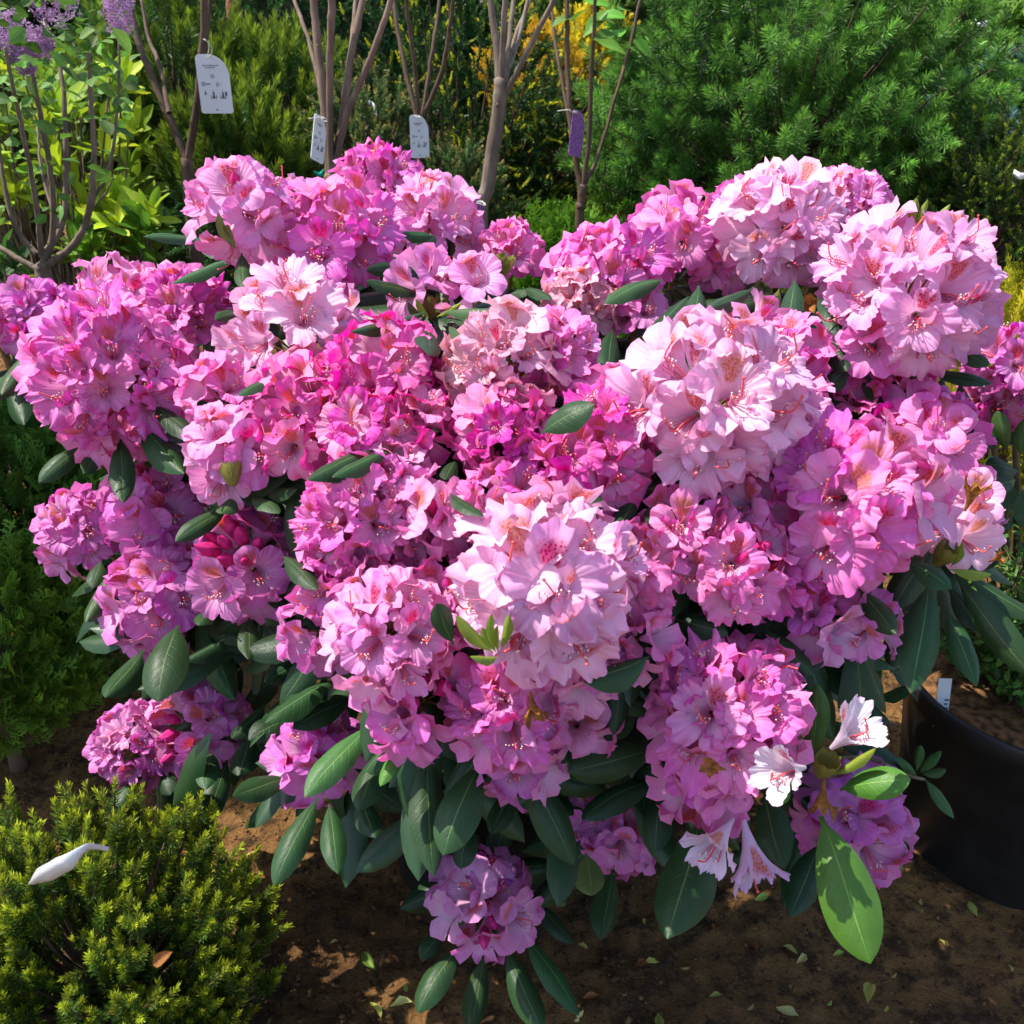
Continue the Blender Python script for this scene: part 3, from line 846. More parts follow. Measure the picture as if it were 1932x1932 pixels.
    (1890, 1000, 1905, 960, 40, GD, 1.1, 1.08),
    (1745, 1470, 1800, 1545, 26, (.04, .11, .025), 1.16, 1.14), (1735, 1460, 1775, 1415, 22, (.04, .11, .025), 1.16, 1.14), (1730, 1455, 1735, 1405, 20, (.04, .11, .025), 1.16, 1.15), (1740, 1462, 1785, 1450, 22, (.04, .11, .025), 1.16, 1.15), (1730, 1465, 1690, 1430, 22, (.04, .11, .025), 1.17, 1.16),
]
nleaf = 0


def put_leaf(p0, p1, width, tint, variant, zh, root=BUSH, origin=BO, meshes=None, wbase=.37, name='leaf'):
    L = np.linalg.norm(p1 - p0)
    Mx = basis_y(p1 - p0, zh)
    sx = width / (L * wbase)
    M = np.eye(4); M[:3, 0] = Mx[:, 0] * L * sx; M[:3, 1] = Mx[:, 1] * L; M[:3, 2] = Mx[:, 2] * L * min(1.0, sx)
    M[:3, 3] = p0 - origin
    ms = meshes or RLM
    return link(name, ms[variant % len(ms)], root, M=M, color=tint)


for (bx, by, tx, ty, wpx, tint, d0, d1) in LV:
    for _ in range(3 if tint == GD else 9):
        if not any(in_ball(atd(bx + (tx - bx) * f, by + (ty - by) * f, d0 + (d1 - d0) * f)) for f in (.45, .7, .95)):
            break
        d0 -= .016; d1 -= .018
    p0 = atd(bx, by, d0); p1 = atd(tx, ty, d1)
    tc = nrm(CAM - p0)
    zh = nrm(0.75 * ZUP + 0.85 * tc + rng.normal(size=3) * 0.25)
    k = int(rng.integers(6))
    if tint in (YG, OL):
        k = 3
    put_leaf(p0, p1, wpx * (d0 + d1) / 2 / FPX * .98, tint, k, zh)
    nleaf += 1
# leaf whorls under the trusses
rest = []
cand = []
for ti, t in enumerate(trs):
    A = t['A']; R = t['R']; b0 = t['P'] - A * R * 1.05
    e1 = nrm(np.cross(A, [0.2, 0.9, 0.3])); e2 = np.cross(A, e1)
    nl = 7; o = rng.uniform(0, 6.28)
    for k in range(nl):
        a = o + k * 2 * PI / nl + rng.normal() * .15
        dr = nrm(e1 * math.cos(a) + e2 * math.sin(a) - ZUP * rng.uniform(.15, .7) + A * rng.uniform(-.3, .25))
        L = rng.uniform(.085, .125)
        p1 = b0 + dr * L
        pm = b0 + dr * L * .55
        if in_front(p1) or in_front(pm):
            continue
        if p1[2] < 0.06:
            continue
        zh = nrm(ZUP * 0.8 + A * .6 + rng.normal(size=3) * .2)
        vis = (not hidden_by(p1)) + (not hidden_by(pm))
        cand.append((vis, b0, p1, zh, L))
# fill of the shaded inside of the bush
for k in range(420):
    u = nrm(rng.normal(size=3)); u[2] = abs(u[2]) * 1.1 - .25
    b0 = DC + u * DR * rng.uniform(.45, .86)
    if b0[2] < 0.22:
        continue
    dr = nrm(u * [1, 1, .3] + rng.normal(size=3) * .5 - ZUP * .45)
    L = rng.uniform(.085, .12); p1 = b0 + dr * L
    if in_front(p1) or p1[2] < .1:
        continue
    vis = (not hidden_by(p1)) + (not hidden_by(b0 + dr * L * .5))
    cand.append((vis * .9, b0, p1, nrm(ZUP + u + rng.normal(size=3) * .25), L))
cand.sort(key=lambda c: -c[0])
for k, (v, b0, p1, zh, L) in enumerate(cand):
    if nleaf < 310:
        tint = np.array(GD if rng.random() < .6 else GR) * rng.uniform(.85, 1.2)
        put_leaf(b0, p1, L * .37 * rng.uniform(.85, 1.1), tint, int(rng.integers(6)), zh)
        nleaf += 1
    else:
        rest.append(mat4(basis_y(p1 - b0, zh), b0, L))
n_ = NT('rhododendron_leaf_inner'); M_leaf_in = n_.princ(n_.mix(n_.noise(n_.pos(), 14, 3), GD, GR), .42, .45, None, .1)
g = G().addg(RL_LOW, np.array(rest))
link('inner_leaves', g.mesh('inner_leaves', M_leaf_in, off=BO), BUSH, kind='stuff')
# branches
g = G()
base = np.array([POTC[0], POTC[1], .20])
limbs = []
for k in range(9):
    a = k * 2 * PI / 9 + .2
    e = DC + np.array([math.cos(a) * .27, math.sin(a) * .2, .02 + .12 * (k % 3)])
    Pc = curve([base + [math.cos(a) * .02, math.sin(a) * .02, 0], base * .5 + e * .5 + [0, 0, -.05], e], 6)
    limbs.append(Pc); tube(g, Pc, np.linspace(.013, .008, len(Pc)), 7)
for t in trs:
    b = t['P'] - t['A'] * t['R'] * 1.05 - ZUP * .008
    best = min((np.linalg.norm(Pc[i] - b) + (.15 if Pc[i][2] > b[2] else 0), j, i) for j, Pc in enumerate(limbs) for i in range(3, len(Pc)))
    s0 = limbs[best[1]][best[2]]
    mid = s0 * .45 + b * .55 - t['A'] * .03 - ZUP * .02
    Pc = curve([s0, mid, b], 6)
    tube(g, Pc, np.linspace(.0065, .0036, len(Pc)), 6)
tube(g, curve([atd(1742, 1470, 1.16), atd(1712, 1462, 1.15), atd(1640, 1430, 1.14), atd(1560, 1430, 1.10)], 5), .0022, 5)
link('branches', g.mesh('branches', M_branch, off=BO), BUSH)
# withered brown flowers and bud scales
for (px, py, d, sc) in [(555, 640, 1.09, 1.0), (560, 555, 1.18, .5), (575, 655, 1.09, .8), (1370, 1452, .88, .42), (1400, 1490, .92, .35), (1000, 1305, .86, .5), (1820, 965, 1.03, .6), (1865, 1060, 1.03, .3), (1530, 575, 1.2, .5), (1555, 1470, .96, .6)]:
    p = atd(px, py, d)
    j = min(range(len(trs)), key=lambda i: np.linalg.norm(trs[i]['P'] - p))
    M = mat4(basis(nrm(rng.normal(size=3) - ZUP * .5 - FW), ZUP), p - trs[j]['P'], sc)
    link('withered_flower', WITHM, trs[j]['obj'], M=M)
sg = G()
for k in range(7):
    a = k * 2.4; r0 = leaf_geo(.30, -.5, -.3, 70 + k, 4, 5)
    Rr = basis_y([math.cos(a) * .35, math.sin(a) * .35, 1], [-math.cos(a), -math.sin(a), .3])
    sg.addg(r0, [mat4(Rr, np.array([math.cos(a), math.sin(a), 0]) * .1, 1.0)])
SGM = sg.mesh('bud_scales', M_scale)
for (px, py, d, sc) in [(440, 918, .99, .027), (1765, 1065, 1.03, .03), (940, 525, 1.30, .035), (820, 605, 1.16, .03), (845, 560, 1.15, .028), (1545, 1465, .97, .03), ]:
    p = atd(px, py, d)
    link('bud_scales', SGM, BUSH, M=mat4(basis(nrm(ZUP + .3 * rng.normal(size=3)), [1, 0, 0]), p - BO, sc))

# ================================================================== other plants


def needles(g, pos, dr, ln, n, nl, w, ca, cb, a0=70, a1=18, k=1.5, var=.18, droop=0.0, bmul=None, twig=(.16, .10, .05)):
    """add needle shoots: every shoot carries n thin needles, colour ca at its foot to cb at its tip"""
    N = len(pos); dr = nrm(dr)
    t = (np.arange(n) + .5) / n
    t = np.broadcast_to(t, (N, n)) + rng.normal(size=(N, n)) * .03
    ang = np.radians(a0 + (a1 - a0) * np.clip(t, 0, 1) ** 1.5) + rng.normal(size=(N, n)) * .12
    az = np.arange(n) * 2.39996 + rng.uniform(0, 6.28, (N, 1))
    h = np.where(np.abs(dr[:, 2:3]) < .9, [[0, 0, 1.0]], [[1.0, 0, 0]])
    e1 = nrm(np.cross(dr, h)); e2 = np.cross(dr, e1)
    rad = np.cos(az)[..., None] * e1[:, None] + np.sin(az)[..., None] * e2[:, None]
    nd = np.cos(ang)[..., None] * dr[:, None] + np.sin(ang)[..., None] * rad
    nd[..., 2] -= droop
    nd = nrm(nd)
    b = pos[:, None] + dr[:, None] * (np.asarray(ln)[:, None] * t)[..., None]
    L = np.asarray(nl) * (1 - .25 * np.clip(t, 0, 1)) * rng.uniform(.8, 1.15, (N, n))
    tip = b + nd * L[..., None]
    sd = nrm(np.cross(nd, rng.normal(size=(N, n, 3)))) * w
    mid = b + nd * (L * .6)[..., None]
    V = np.stack([b - sd * .6, b + sd * .6, mid + sd, tip, mid - sd], 2)
    mx = np.clip(t, 0, 1) ** k
    c = np.asarray(ca) * (1 - mx[..., None]) + np.asarray(cb) * mx[..., None]
    if bmul is not None:
        c = c * np.asarray(bmul)[:, None]
    c = c * (1 + rng.normal(size=(N, n, 1)) * var)
    C = np.repeat(np.concatenate([np.clip(c, .003, 1), np.ones((N, n, 1))], -1)[:, :, None], 5, 2)
    i = np.arange(N * n)[:, None] * 5
    g.add(V.reshape(-1, 3), [np.concatenate([i + 1, i + 2, i + 4, i], 1), np.concatenate([i + 2, i + 3, i + 4], 1)], C.reshape(-1, 4))
    # the twig inside
    x = e1 * .0012; y = e2 * .0012; p1 = pos + dr * np.asarray(ln)[:, None]
    V = np.stack([pos + x, pos - x * .5 + y, pos - x * .5 - y, p1], 1).reshape(-1, 3)
    i = np.arange(N)[:, None] * 4
    g.add(V, [np.concatenate([np.concatenate([i, i + 1, i + 3], 1), np.concatenate([i + 1, i + 2, i + 3], 1), np.concatenate([i + 2, i, i + 3], 1)])], (*twig, 1))


def crown(c, r, nb, ns, up=.3, zlo=-.5, f0=.45, jit=.05, flat=1.0, wild=.5):
    """branches from the foot of a crown to its lumpy surface, shoots along their outer part"""
    c = np.asarray(c, float); r = np.asarray(r, float)
    k = np.arange(nb) + .5
    z = 1 - (1 - zlo) * k / nb; ph = k * 2.39996 + rng.normal(size=nb) * .25
    s = np.sqrt(np.clip(1 - z * z, 0, 1))
    u = np.stack([s * np.cos(ph), s * np.sin(ph), z], -1)
    E = c + u * r * rng.uniform(.80, 1.10, (nb, 1))
    O = np.stack([np.full(nb, c[0]), np.full(nb, c[1]), c[2] + r[2] * (z * .55 - .55)], -1)
    pos = []; dr = []; tubes = []
    for i in range(nb):
        B = nrm(E[i] - O[i])
        mid = O[i] * .5 + E[i] * .5 - ZUP * .12 * r[2]
        P = curve([O[i], mid, E[i]], 5); tubes.append(P)
        f = f0 + (1 - f0) * rng.random(ns) ** .7; f[0] = 1.0
        idx = f * (len(P) - 1); a = np.floor(idx).astype(int).clip(0, len(P) - 2)
        p = P[a] + (P[a + 1] - P[a]) * (idx - a)[:, None]
        p = p + rng.normal(size=(ns, 3)) * jit * (1.2 - f)[:, None] * r
        d = nrm(B * flat + rng.normal(size=(ns, 3)) * wild + ZUP * up)
        pos.append(p); dr.append(d)
    return np.concatenate(pos), np.concatenate(dr), tubes


def stems_of(g, tubes, r0=.006, r1=.0022, sides=4):
    for P in tubes:
        tube(g, P, np.linspace(r0, r1, len(P)), sides, cap=False)


def conifer(name, label, c, r, nb, ns, ln, n, nl, w, ca, cb, base=None, cat='conifer', trunk=True, stemmat=None, a0=70, a1=18, k=1.5, droop=0, group=None, tips=None, tvar=.15, twig=(.16, .10, .05), **kw):
    c = np.asarray(c, float)
    root = thing(name, label, cat, (c[0], c[1], 0), group)
    o = np.array([c[0], c[1], 0])
    pos, dr, tb = crown(c, r, nb, ns, **kw)
    keep = pos[:, 2] > .03
    pos, dr = pos[keep], dr[keep]
    g = G()
    needles(g, pos, dr, ln * rng.uniform(.7, 1.25, len(pos)), n, nl, w, ca, cb, a0, a1, k, droop=droop, bmul=1 + rng.normal(size=(len(pos), 1)) * tvar, twig=twig)
    if tips is not None:
        m = rng.random(len(pos)) < .6
        p2 = (pos + nrm(dr) * ln * .8)[m]
        needles(g, p2, dr[m] + rng.normal(size=(m.sum(), 3)) * .25, .026 * rng.uniform(.7, 1.4, len(p2)), 26, .0065, .0022, np.asarray(tips) * .8, tips, 50, 15, 1.0)
    link('crown', g.mesh('crown', M_needle, False, off=o), root)
    g = G()
    top = c[2] + r[2] * .3
    tube(g, curve([(c[0], c[1], -.03), (c[0] + .01, c[1], c[2] * .5), (c[0], c[1], top)], 6), np.linspace(.018, .006, 13), 7)
    stems_of(g, tb, .0045, .0014)
    link('trunk', g.mesh('trunk', stemmat or M_bark3, off=o), root)
    return root


# ---- scale-leaved sprays of thuja and cypress


def spray_geo(seed):
    r = np.random.default_rng(seed); g = G(); quads = []

    def strip(p, d, L, w, nseg):
        p = np.array(p); d = nrm(np.array(d)); sd = np.array([-d[1], d[0], 0])
        t = np.linspace(0, 1, nseg + 1)
        bend = r.normal() * .15
        mid = p + d * (t * L)[:, None] + sd * (bend * L * t ** 2)[:, None]
        mid[:, 2] = mid[:, 2] - .15 * L * t ** 2 + r.normal() * .01
        ww = w * (1 - t ** 2 * .8)
        Vv = np.stack([mid + sd * ww[:, None] + [0, 0, .15 * w], mid - sd * ww[:, None] - [0, 0, .15 * w]], 1).reshape(-1, 3)
        i = np.arange(nseg)[:, None] * 2
        quads.append((Vv, np.concatenate([i, i + 1, i + 3, i + 2], 1), t))
        return mid
    m0 = strip((0, 0, 0), (0, 1, 0), 1.0, .036, 4)
    for k in range(9):
        t = .12 + k * .09; sg = 1 if k % 2 else -1
        p = m0[0] * (1 - t) + m0[-1] * t
        L = .52 * (1 - t * .65)
        a = math.radians(48 + r.normal() * 8)
        d = (sg * math.sin(a), math.cos(a), r.normal() * .1)
        m1 = strip(p, d, L, .036, 3)
        for j in range(3):
            tt = .3 + j * .22; s2 = 1 if j % 2 else -1
            a2 = a * sg + s2 * math.radians(42)
            strip(m1[0] * (1 - tt) + m1[-1] * tt, (math.sin(a2), math.cos(a2), r.normal() * .15), L * .42, .032, 2)
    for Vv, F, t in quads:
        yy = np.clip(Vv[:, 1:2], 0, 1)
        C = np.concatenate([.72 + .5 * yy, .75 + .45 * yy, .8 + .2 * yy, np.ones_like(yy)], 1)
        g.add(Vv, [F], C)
    return g


SPR = [spray_geo(i) for i in range(4)]


def thuja(name, label, c, r, n, L, col, up=.5, cat='conifer', droop=0.0, upright=.6, var=.18, tipcol=None, stems=True, zlo=-.8, group=None):
    c = np.asarray(c, float); r = np.asarray(r, float)
    root = thing(name, label, cat, (c[0], c[1], 0), group); o = np.array([c[0], c[1], 0])
    z = 1 - (1 - zlo) * rng.random(n); ph = rng.uniform(0, 6.28, n); s = np.sqrt(1 - z * z)
    u = np.stack([s * np.cos(ph), s * np.sin(ph), z], -1)
    rad = .62 + .40 * rng.random(n) ** .6
    lump = .10 * np.sin(5 * ph + 3 * z) * np.sin(6 * z + 1)
    pos = c + u * r * (rad + lump)[:, None]
    keep = pos[:, 2] > .02; pos = pos[keep]; u = u[keep]; n = len(pos)
    y = nrm(u + ZUP * upright - ZUP * droop + rng.normal(size=(n, 3)) * .28)
    zh = nrm(np.cross(u, ZUP) + rng.normal(size=(n, 3)) * .6 + ZUP * .2)
    sc = L * rng.uniform(.7, 1.3, n)
    Mx = many_mats(many_basis_y(y, zh), pos - y * sc[:, None] * .5, sc)
    cc = np.asarray(col) * (1 + rng.normal(size=(n, 1)) * var)
    if tipcol is not None:
        m = rng.random((n, 1)) < .45; cc = np.where(m, np.asarray(tipcol) * (1 + rng.normal(size=(n, 1)) * var), cc)
    mul = np.concatenate([np.clip(cc, .004, 1), np.ones((n, 1))], 1)
    g = G()
    for v in range(4):
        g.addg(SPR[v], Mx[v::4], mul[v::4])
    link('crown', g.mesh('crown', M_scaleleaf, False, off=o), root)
    g = G()
    tube(g, curve([(c[0], c[1], -.03), (c[0], c[1], max(c[2], .1))], 6), np.linspace(.016, .006, 6), 6)
    for k in range(14):
        a = k * 2.4; e = c + np.array([math.cos(a), math.sin(a), .3 * (k % 4) - .3]) * r * .7
        tube(g, curve([(c[0], c[1], max(.03, c[2] - r[2] * .6)), (c + e) / 2, e], 4), np.linspace(.006, .002, 9), 4, cap=False)
    link('trunk', g.mesh('trunk', M_bark3, off=o), root)
    return root


# ---- foreground dwarf spruce, lower left
SPC = np.array([-0.475, 0.80, 0.165])
conifer('dwarf_spruce', 'low cushion of dwarf spruce with yellow-green new tips on brown twigs', SPC, (.190, .165, .195), 190, 11, .036, 74, .0115, .00085, (.050, .115, .018), (.46, .52, .03),
        up=.75, zlo=-.45, f0=.5, jit=.10, a0=62, a1=24, k=2.4, tvar=.22, wild=.42, twig=(.28, .15, .06))

# ---- thujas on the left
thuja('globe_thuja', 'rounded green thuja bush behind the dark soil gap at left', aty(60, 1010, 1.56) * [1, 1, 0] + [0, 0, .32], (.21, .18, .27), 2000, .050, (.10, .23, .035))
thuja('globe_thuja', 'lighter yellow-green thuja ball beside the shadowed soil', aty(-50, 1130, 1.36) * [1, 1, 0] + [0, 0, .26], (.16, .15, .21), 1400, .046, (.16, .31, .035))
thuja('globe_thuja', 'bright green young thuja growing between two thin trunks', aty(1060, 430, 2.35) * [1, 1, 0] + [0, 0, .47], (.20, .16, .30), 1500, .06, (.13, .28, .025), upright=1.1)
thuja('globe_thuja', 'small yellow-tipped thuja just left of the big blue-green conifer', aty(1160, 400, 2.65) * [1, 1, 0] + [0, 0, .48], (.13, .12, .32), 700, .055, (.14, .24, .03), upright=1.1, tipcol=(.22, .26, .03))

thuja('shade_thuja', 'added unseen columnar thuja that shades the rounded thujas from the left', (-1.24, 1.50, .72), (.27, .27, .75), 2200, .09, (.06, .15, .03), upright=1.2)  # out of view, added to cast shade on the left soil and lower trusses

# ---- the big soft conifer at the upper right
BC = aty(1495, 230, 2.55)
conifer('tufted_pine', 'broad rounded conifer with soft green needle tufts behind the right-hand blooms', BC, (.49, .38, .33), 300, 8, .055, 95, .027, .0011, (.045, .125, .022), (.17, .37, .05),
        up=.25, zlo=-.98, f0=.5, jit=.12, a0=86, a1=22, k=1.0, tvar=.28, wild=.42, twig=(.10, .09, .04))

# ---- mountain pines
def mpine(px, py, y, r, label, nb=60):
    conifer('mountain_pine', label, aty(px, py, y), r, nb, 5, .085, 100, .034, .0012, (.045, .12, .020), (.26, .34, .025), up=1.3, zlo=-.3, f0=.55, jit=.10, a0=55, a1=14, k=2.0, tvar=.18, wild=.3, twig=(.30, .16, .05))


mpine(330, 210, 2.75, (.20, .18, .26), 'bushy mountain pine rising behind the forked trunk and white tag')
mpine(520, 255, 2.70, (.17, .16, .20), 'mountain pine with upright candle tips right of the white tag')
mpine(440, 330, 2.40, (.15, .12, .14), 'low mountain pine just behind the topmost left truss', 40)
mpine(210, 300, 2.85, (.14, .14, .20), 'mountain pine half hidden by yellow-green shrub leaves', 40)

# ---- dark weeping spruce with a cone
wp = aty(500, 60, 3.3)
conifer('weeping_spruce', 'tall dark spruce with drooping branches and one hanging brown cone', (wp[0], wp[1], .95), (.36, .30, .75), 190, 12, .09, 60, .017, .0016, (.018, .060, .018), (.055, .17, .028), up=-.45, zlo=-.7, f0=.4, jit=.10, a0=62, a1=25, k=2.0, tvar=.25)
cg = G(); prof = [(0.001, 0), (.012, .006), (.0165, .03), (.017, .06), (.013, .09), (.006, .11), (.001, .116)]
lathe(cg, prof, 14)
sv = np.array([[-.5, 0, 0], [.5, 0, 0], [.42, .1, .8], [0, .16, 1.1], [-.42, .1, .8]])
ms = []
for i in range(90):
    z = .004 + .106 * i / 90; a = i * 2.39996
    R = np.interp(z, [p[1] for p in prof], [p[0] for p in prof])
    o = np.array([math.cos(a), math.sin(a), 0])
    B = np.stack([np.cross([0, 0, 1.0], o), o, [0, 0, -1.0]], 1)
    ms.append(mat4(B, o * (R * .92) + [0, 0, z + .006], .0125))
cg.addg(G().add(sv, [np.array([[0, 1, 2], [0, 2, 4], [2, 3, 4]])]), np.array(ms))
M_cone = plain('cone_scale', (.30, .14, .055), .6, .3, .35, 60)
pc = aty(444, 60, 2.9)
tag(link('spruce_cone', cg.mesh('spruce_cone', M_cone, False), loc=pc, M=None), 'long brown spruce cone hanging among the dark branches', 'cone')

# ---- golden spruce in the middle
gs = aty(860, 190, 2.95)
conifer('golden_spruce', 'dark spruce with bright yellow shoot tips behind the slender trunks', (gs[0], gs[1], .70), (.42, .34, .55), 190, 10, .070, 60, .013, .0018, (.022, .075, .018), (.10, .16, .02), tips=(.72, .70, .03), up=-.1, zlo=-.7, f0=.4, jit=.09, a0=55, a1=22, k=2.2, tvar=.25)
conifer('golden_spruce', 'low branches of variegated spruce under the leaning trunk', aty(1075, 300, 2.9), (.22, .18, .16), 60, 10, .06, 50, .012, .0016, (.03, .09, .02), (.08, .16, .03), tips=(.60, .62, .04), up=.0, zlo=-.6, k=2.6)
# ---- small firs with tan buds
conifer('korean_fir', 'small grey-green fir with tan buds beside the curled white band', aty(690, 300, 2.55), (.14, .12, .17), 70, 8, .05, 54, .012, .0015, (.085, .17, .05), (.36, .30, .09), up=.6, zlo=-.5, k=4)
conifer('korean_fir', 'low olive fir right of the hanging white tag', aty(850, 385, 2.45), (.12, .10, .12), 50, 8, .045, 54, .012, .0015, (.085, .18, .05), (.36, .30, .09), up=.6, zlo=-.5, k=4)
# ---- yellow pines further back
conifer('yellow_pine', 'orange-yellow dwarf pine glowing behind the leaning trunk', aty(1000, 160, 3.9), (.17, .15, .17), 50, 6, .07, 60, .026, .0018, (.30, .25, .02), (.80, .48, .03), up=1.0, k=.8)
conifer('yellow_pine', 'bright yellow pine between the thin trunks near the frame top', aty(1110, 125, 4.1), (.14, .12, .16), 45, 6, .07, 60, .026, .0018, (.35, .30, .02), (.85, .66, .03), up=1.0, k=.8)
# ---- right-hand background
conifer('blue_spruce', 'pale blue spruce showing under the big tufted conifer', aty(1790, 335, 2.60), (.20, .14, .12), 90, 9, .06, 60, .016, .0016, (.08, .17, .15), (.24, .40, .37), up=.3, k=1.2)
conifer('blue_spruce', 'blue-green spruce near the right edge behind dark fir', aty(1880, 260, 3.4), (.22, .2, .25), 70, 9, .06, 60, .016, .0016, (.07, .17, .12), (.2, .40, .28), up=.3, k=1.2)
conifer('dark_fir', 'dark fir with small yellowish tips beside the golden cypress', aty(1880, 430, 2.25), (.20, .18, .23), 100, 11, .045, 54, .011, .0013, (.025, .075, .016), (.28, .34, .03), up=.3, k=3.2)
conifer('dark_fir', 'low green fir behind the pale truss at right', aty(1690, 430, 2.55), (.26, .18, .13), 80, 10, .05, 54, .015, .0012, (.028, .10, .02), (.09, .26, .04), up=.3, k=1.6)
thuja('golden_cypress', 'golden yellow cypress at the right edge above the pink truss', aty(1925, 640, 1.85) * [1, 1, 0] + [0, 0, .45], (.17, .14, .30), 1000, .05, (.34, .33, .02), tipcol=(.55, .48, .03))
thuja('weeping_larch', 'light green weeping conifer at the far upper right', aty(1900, 130, 3.6) * [1, 1, 0] + [0, 0, .75], (.30, .25, .62), 1700, .10, (.16, .32, .04), droop=1.8, upright=0)
thuja('hedge_conifer', 'yellow-green conifer top behind the big tufted conifer', aty(1640, 20, 4.0) * [1, 1, 0] + [0, 0, .7], (.30, .25, .68), 1500, .11, (.22, .34, .03))
# far rows that close the view
far = [(-150, 5.0, (.06, .11, .02), 'yellow-green nursery conifer far behind the lilac'), (110, 5.6, (.025, .07, .02), 'dark far conifer behind the yellow-green shrub'), (360, 4.8, (.03, .08, .02), 'dark green far conifer left of the weeping spruce'), (640, 5.0, (.03, .085, .02), 'far conifer seen between the clustered stems'),
       (800, 5.8, (.06, .13, .02), 'far fresh green conifer above the golden spruce'), (960, 5.2, (.04, .10, .03), 'far conifer behind the leaning trunk'), (1130, 5.0, (.07, .12, .03), 'far olive conifer above the yellow pines'), (1330, 5.4, (.07, .10, .04), 'far greyish conifer left above the tufted one'),
       (1520, 5.6, (.05, .11, .03), 'far conifer centred above the tufted one'), (1760, 5.0, (.09, .15, .03), 'far light conifer right above the tufted one'), (2000, 5.2, (.06, .12, .03), 'far conifer past the weeping one at right'), (-900, 5.4, (.04, .09, .02), 'dark green conifer well to the left of the lilac'), (-520, 5.2, (.05, .10, .02), 'bushy green conifer left of the yellow-green far one'), (2380, 5.3, (.05, .11, .03), 'far green conifer right of the weeping one'), (2760, 5.0, (.04, .09, .02), 'dark conifer closing the row at right'), (480, 6.4, (.03, .07, .02), 'farthest dark conifer behind the weeping spruce'), (1230, 6.6, (.06, .10, .03), 'farthest conifer in the gap above the fork')]
for (px, y, col, lab) in far:
    p = aty(px, 100, y)
    thuja('hedge_conifer', lab, (p[0], p[1], .85), (.48, .36, 1.0), 950, .20, tuple(1.6 * v for v in col))

# ---- broad-leaved plants -------------------------------------------------
SL = [leaf_geo(.17, b, -.25, 200 + i, 4, 7, wavy=.015) for i, b in enumerate([.3, -.2, .55])]
SLM = [x.mesh('shrub_leaf', M_softleaf) for x in SL]
OV = [leaf_geo(.34, b, -.2, 210 + i, 4, 6, wavy=.02) for i, b in enumerate([.3, .6])]
OVM = [x.mesh('ovate_leaf', M_softleaf) for x in OV]
n_ = NT('soft_leaf_merged'); M_soft_in = n_.princ(n_.mix(n_.noise(n_.pos(), 8, 3), (.10, .20, .02), (.28, .40, .02)), .5, .35, None, .38)


def leafy_shrub(name, label, spots, col0, col1, L, per, nobj, base, cat='shrub', meshes=None, low=None, updir=.6):
    root = thing(name, label, cat, base); o = np.array(base, float)
    meshes = meshes or SLM; low = low or SL[0]
    g = G(); rest = []; k = 0
    items = []
    for P in spots:
        ax = nrm(nrm(P - (o + [0, 0, .2])) * .5 + ZUP * updir + rng.normal(size=3) * .25)
        e1 = nrm(np.cross(ax, [.3, .9, .1])); e2 = np.cross(ax, e1)
        mixv = rng.random()
        tube(g, curve([o + [rng.normal() * .02, rng.normal() * .02, .0], (o + P) / 2 + rng.normal(size=3) * .03, P], 5), np.linspace(.005, .0018, 11), 4)
        for j in range(per):
            a = j * 2.39996 + rng.normal() * .2; el = rng.uniform(.1, .85) if j < per - 2 else 1.1
            d = nrm(ax * math.sin(el) + (e1 * math.cos(a) + e2 * math.sin(a)) * math.cos(el))
            l = L * rng.uniform(.65, 1.15)
            p0 = P - ax * l * .25 * rng.random()
            t = np.clip(mixv + rng.normal() * .25, 0, 1)
            items.append((p0[1], p0, p0 + d * l, l, np.asarray(col0) * (1 - t) + np.asarray(col1) * t, nrm(ax + rng.normal(size=3) * .2)))
    items.sort(key=lambda i: i[0])
    for i, (_, p0, p1, l, col, zh) in enumerate(items):
        if i < nobj:
            put_leaf(p0, p1, l * .34 if low is SL[0] else l * .68, col, i, zh, root, o, meshes, wbase=.34 if low is SL[0] else .68)
        else:
            rest.append(mat4(basis_y(p1 - p0, zh), p0, l))
    if rest:
        link('rear_leaves', G().addg(low, np.array(rest)).mesh('rear_leaves', M_soft_in, off=o), root, kind='stuff')
    link('stems', g.mesh('stems', M_bark, off=o), root)
    return root


def spots_px(n, x0, x1, y0, y1, ya, yb):
    return [aty(rng.uniform(x0, x1), rng.uniform(y0, y1), rng.uniform(ya, yb)) for _ in range(n)]


p = aty(120, 500, 2.45)
leafy_shrub('azalea_shrub', 'yellow-green leafy azalea glowing in the sun behind the lilac stems', spots_px(85, -80, 270, 130, 420, 2.15, 2.75) + spots_px(14, 150, 300, 380, 460, 2.1, 2.4), (.18, .33, .02), (.55, .66, .03), .085, 8, 290, (p[0], p[1], 0))
p = aty(210, 560, 2.2)
leafy_shrub('azalea_shrub', 'darker green low azalea leaves above the shaded soil at left', spots_px(26, 120, 310, 420, 530, 2.05, 2.4), (.07, .18, .02), (.20, .38, .03), .07, 7, 180, (p[0], p[1], 0))
p = aty(40, 860, 1.72)
leafy_shrub('azalea_shrub', 'mid-green leafy shrub under the leftmost pink truss', spots_px(26, -60, 130, 735, 870, 1.6, 1.85), (.07, .19, .03), (.18, .38, .05), .06, 7, 180, (p[0], p[1], 0))
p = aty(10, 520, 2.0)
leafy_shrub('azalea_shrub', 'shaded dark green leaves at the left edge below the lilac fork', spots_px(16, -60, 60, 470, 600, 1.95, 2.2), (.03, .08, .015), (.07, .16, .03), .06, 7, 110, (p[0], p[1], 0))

# ---- young trees with bare stems


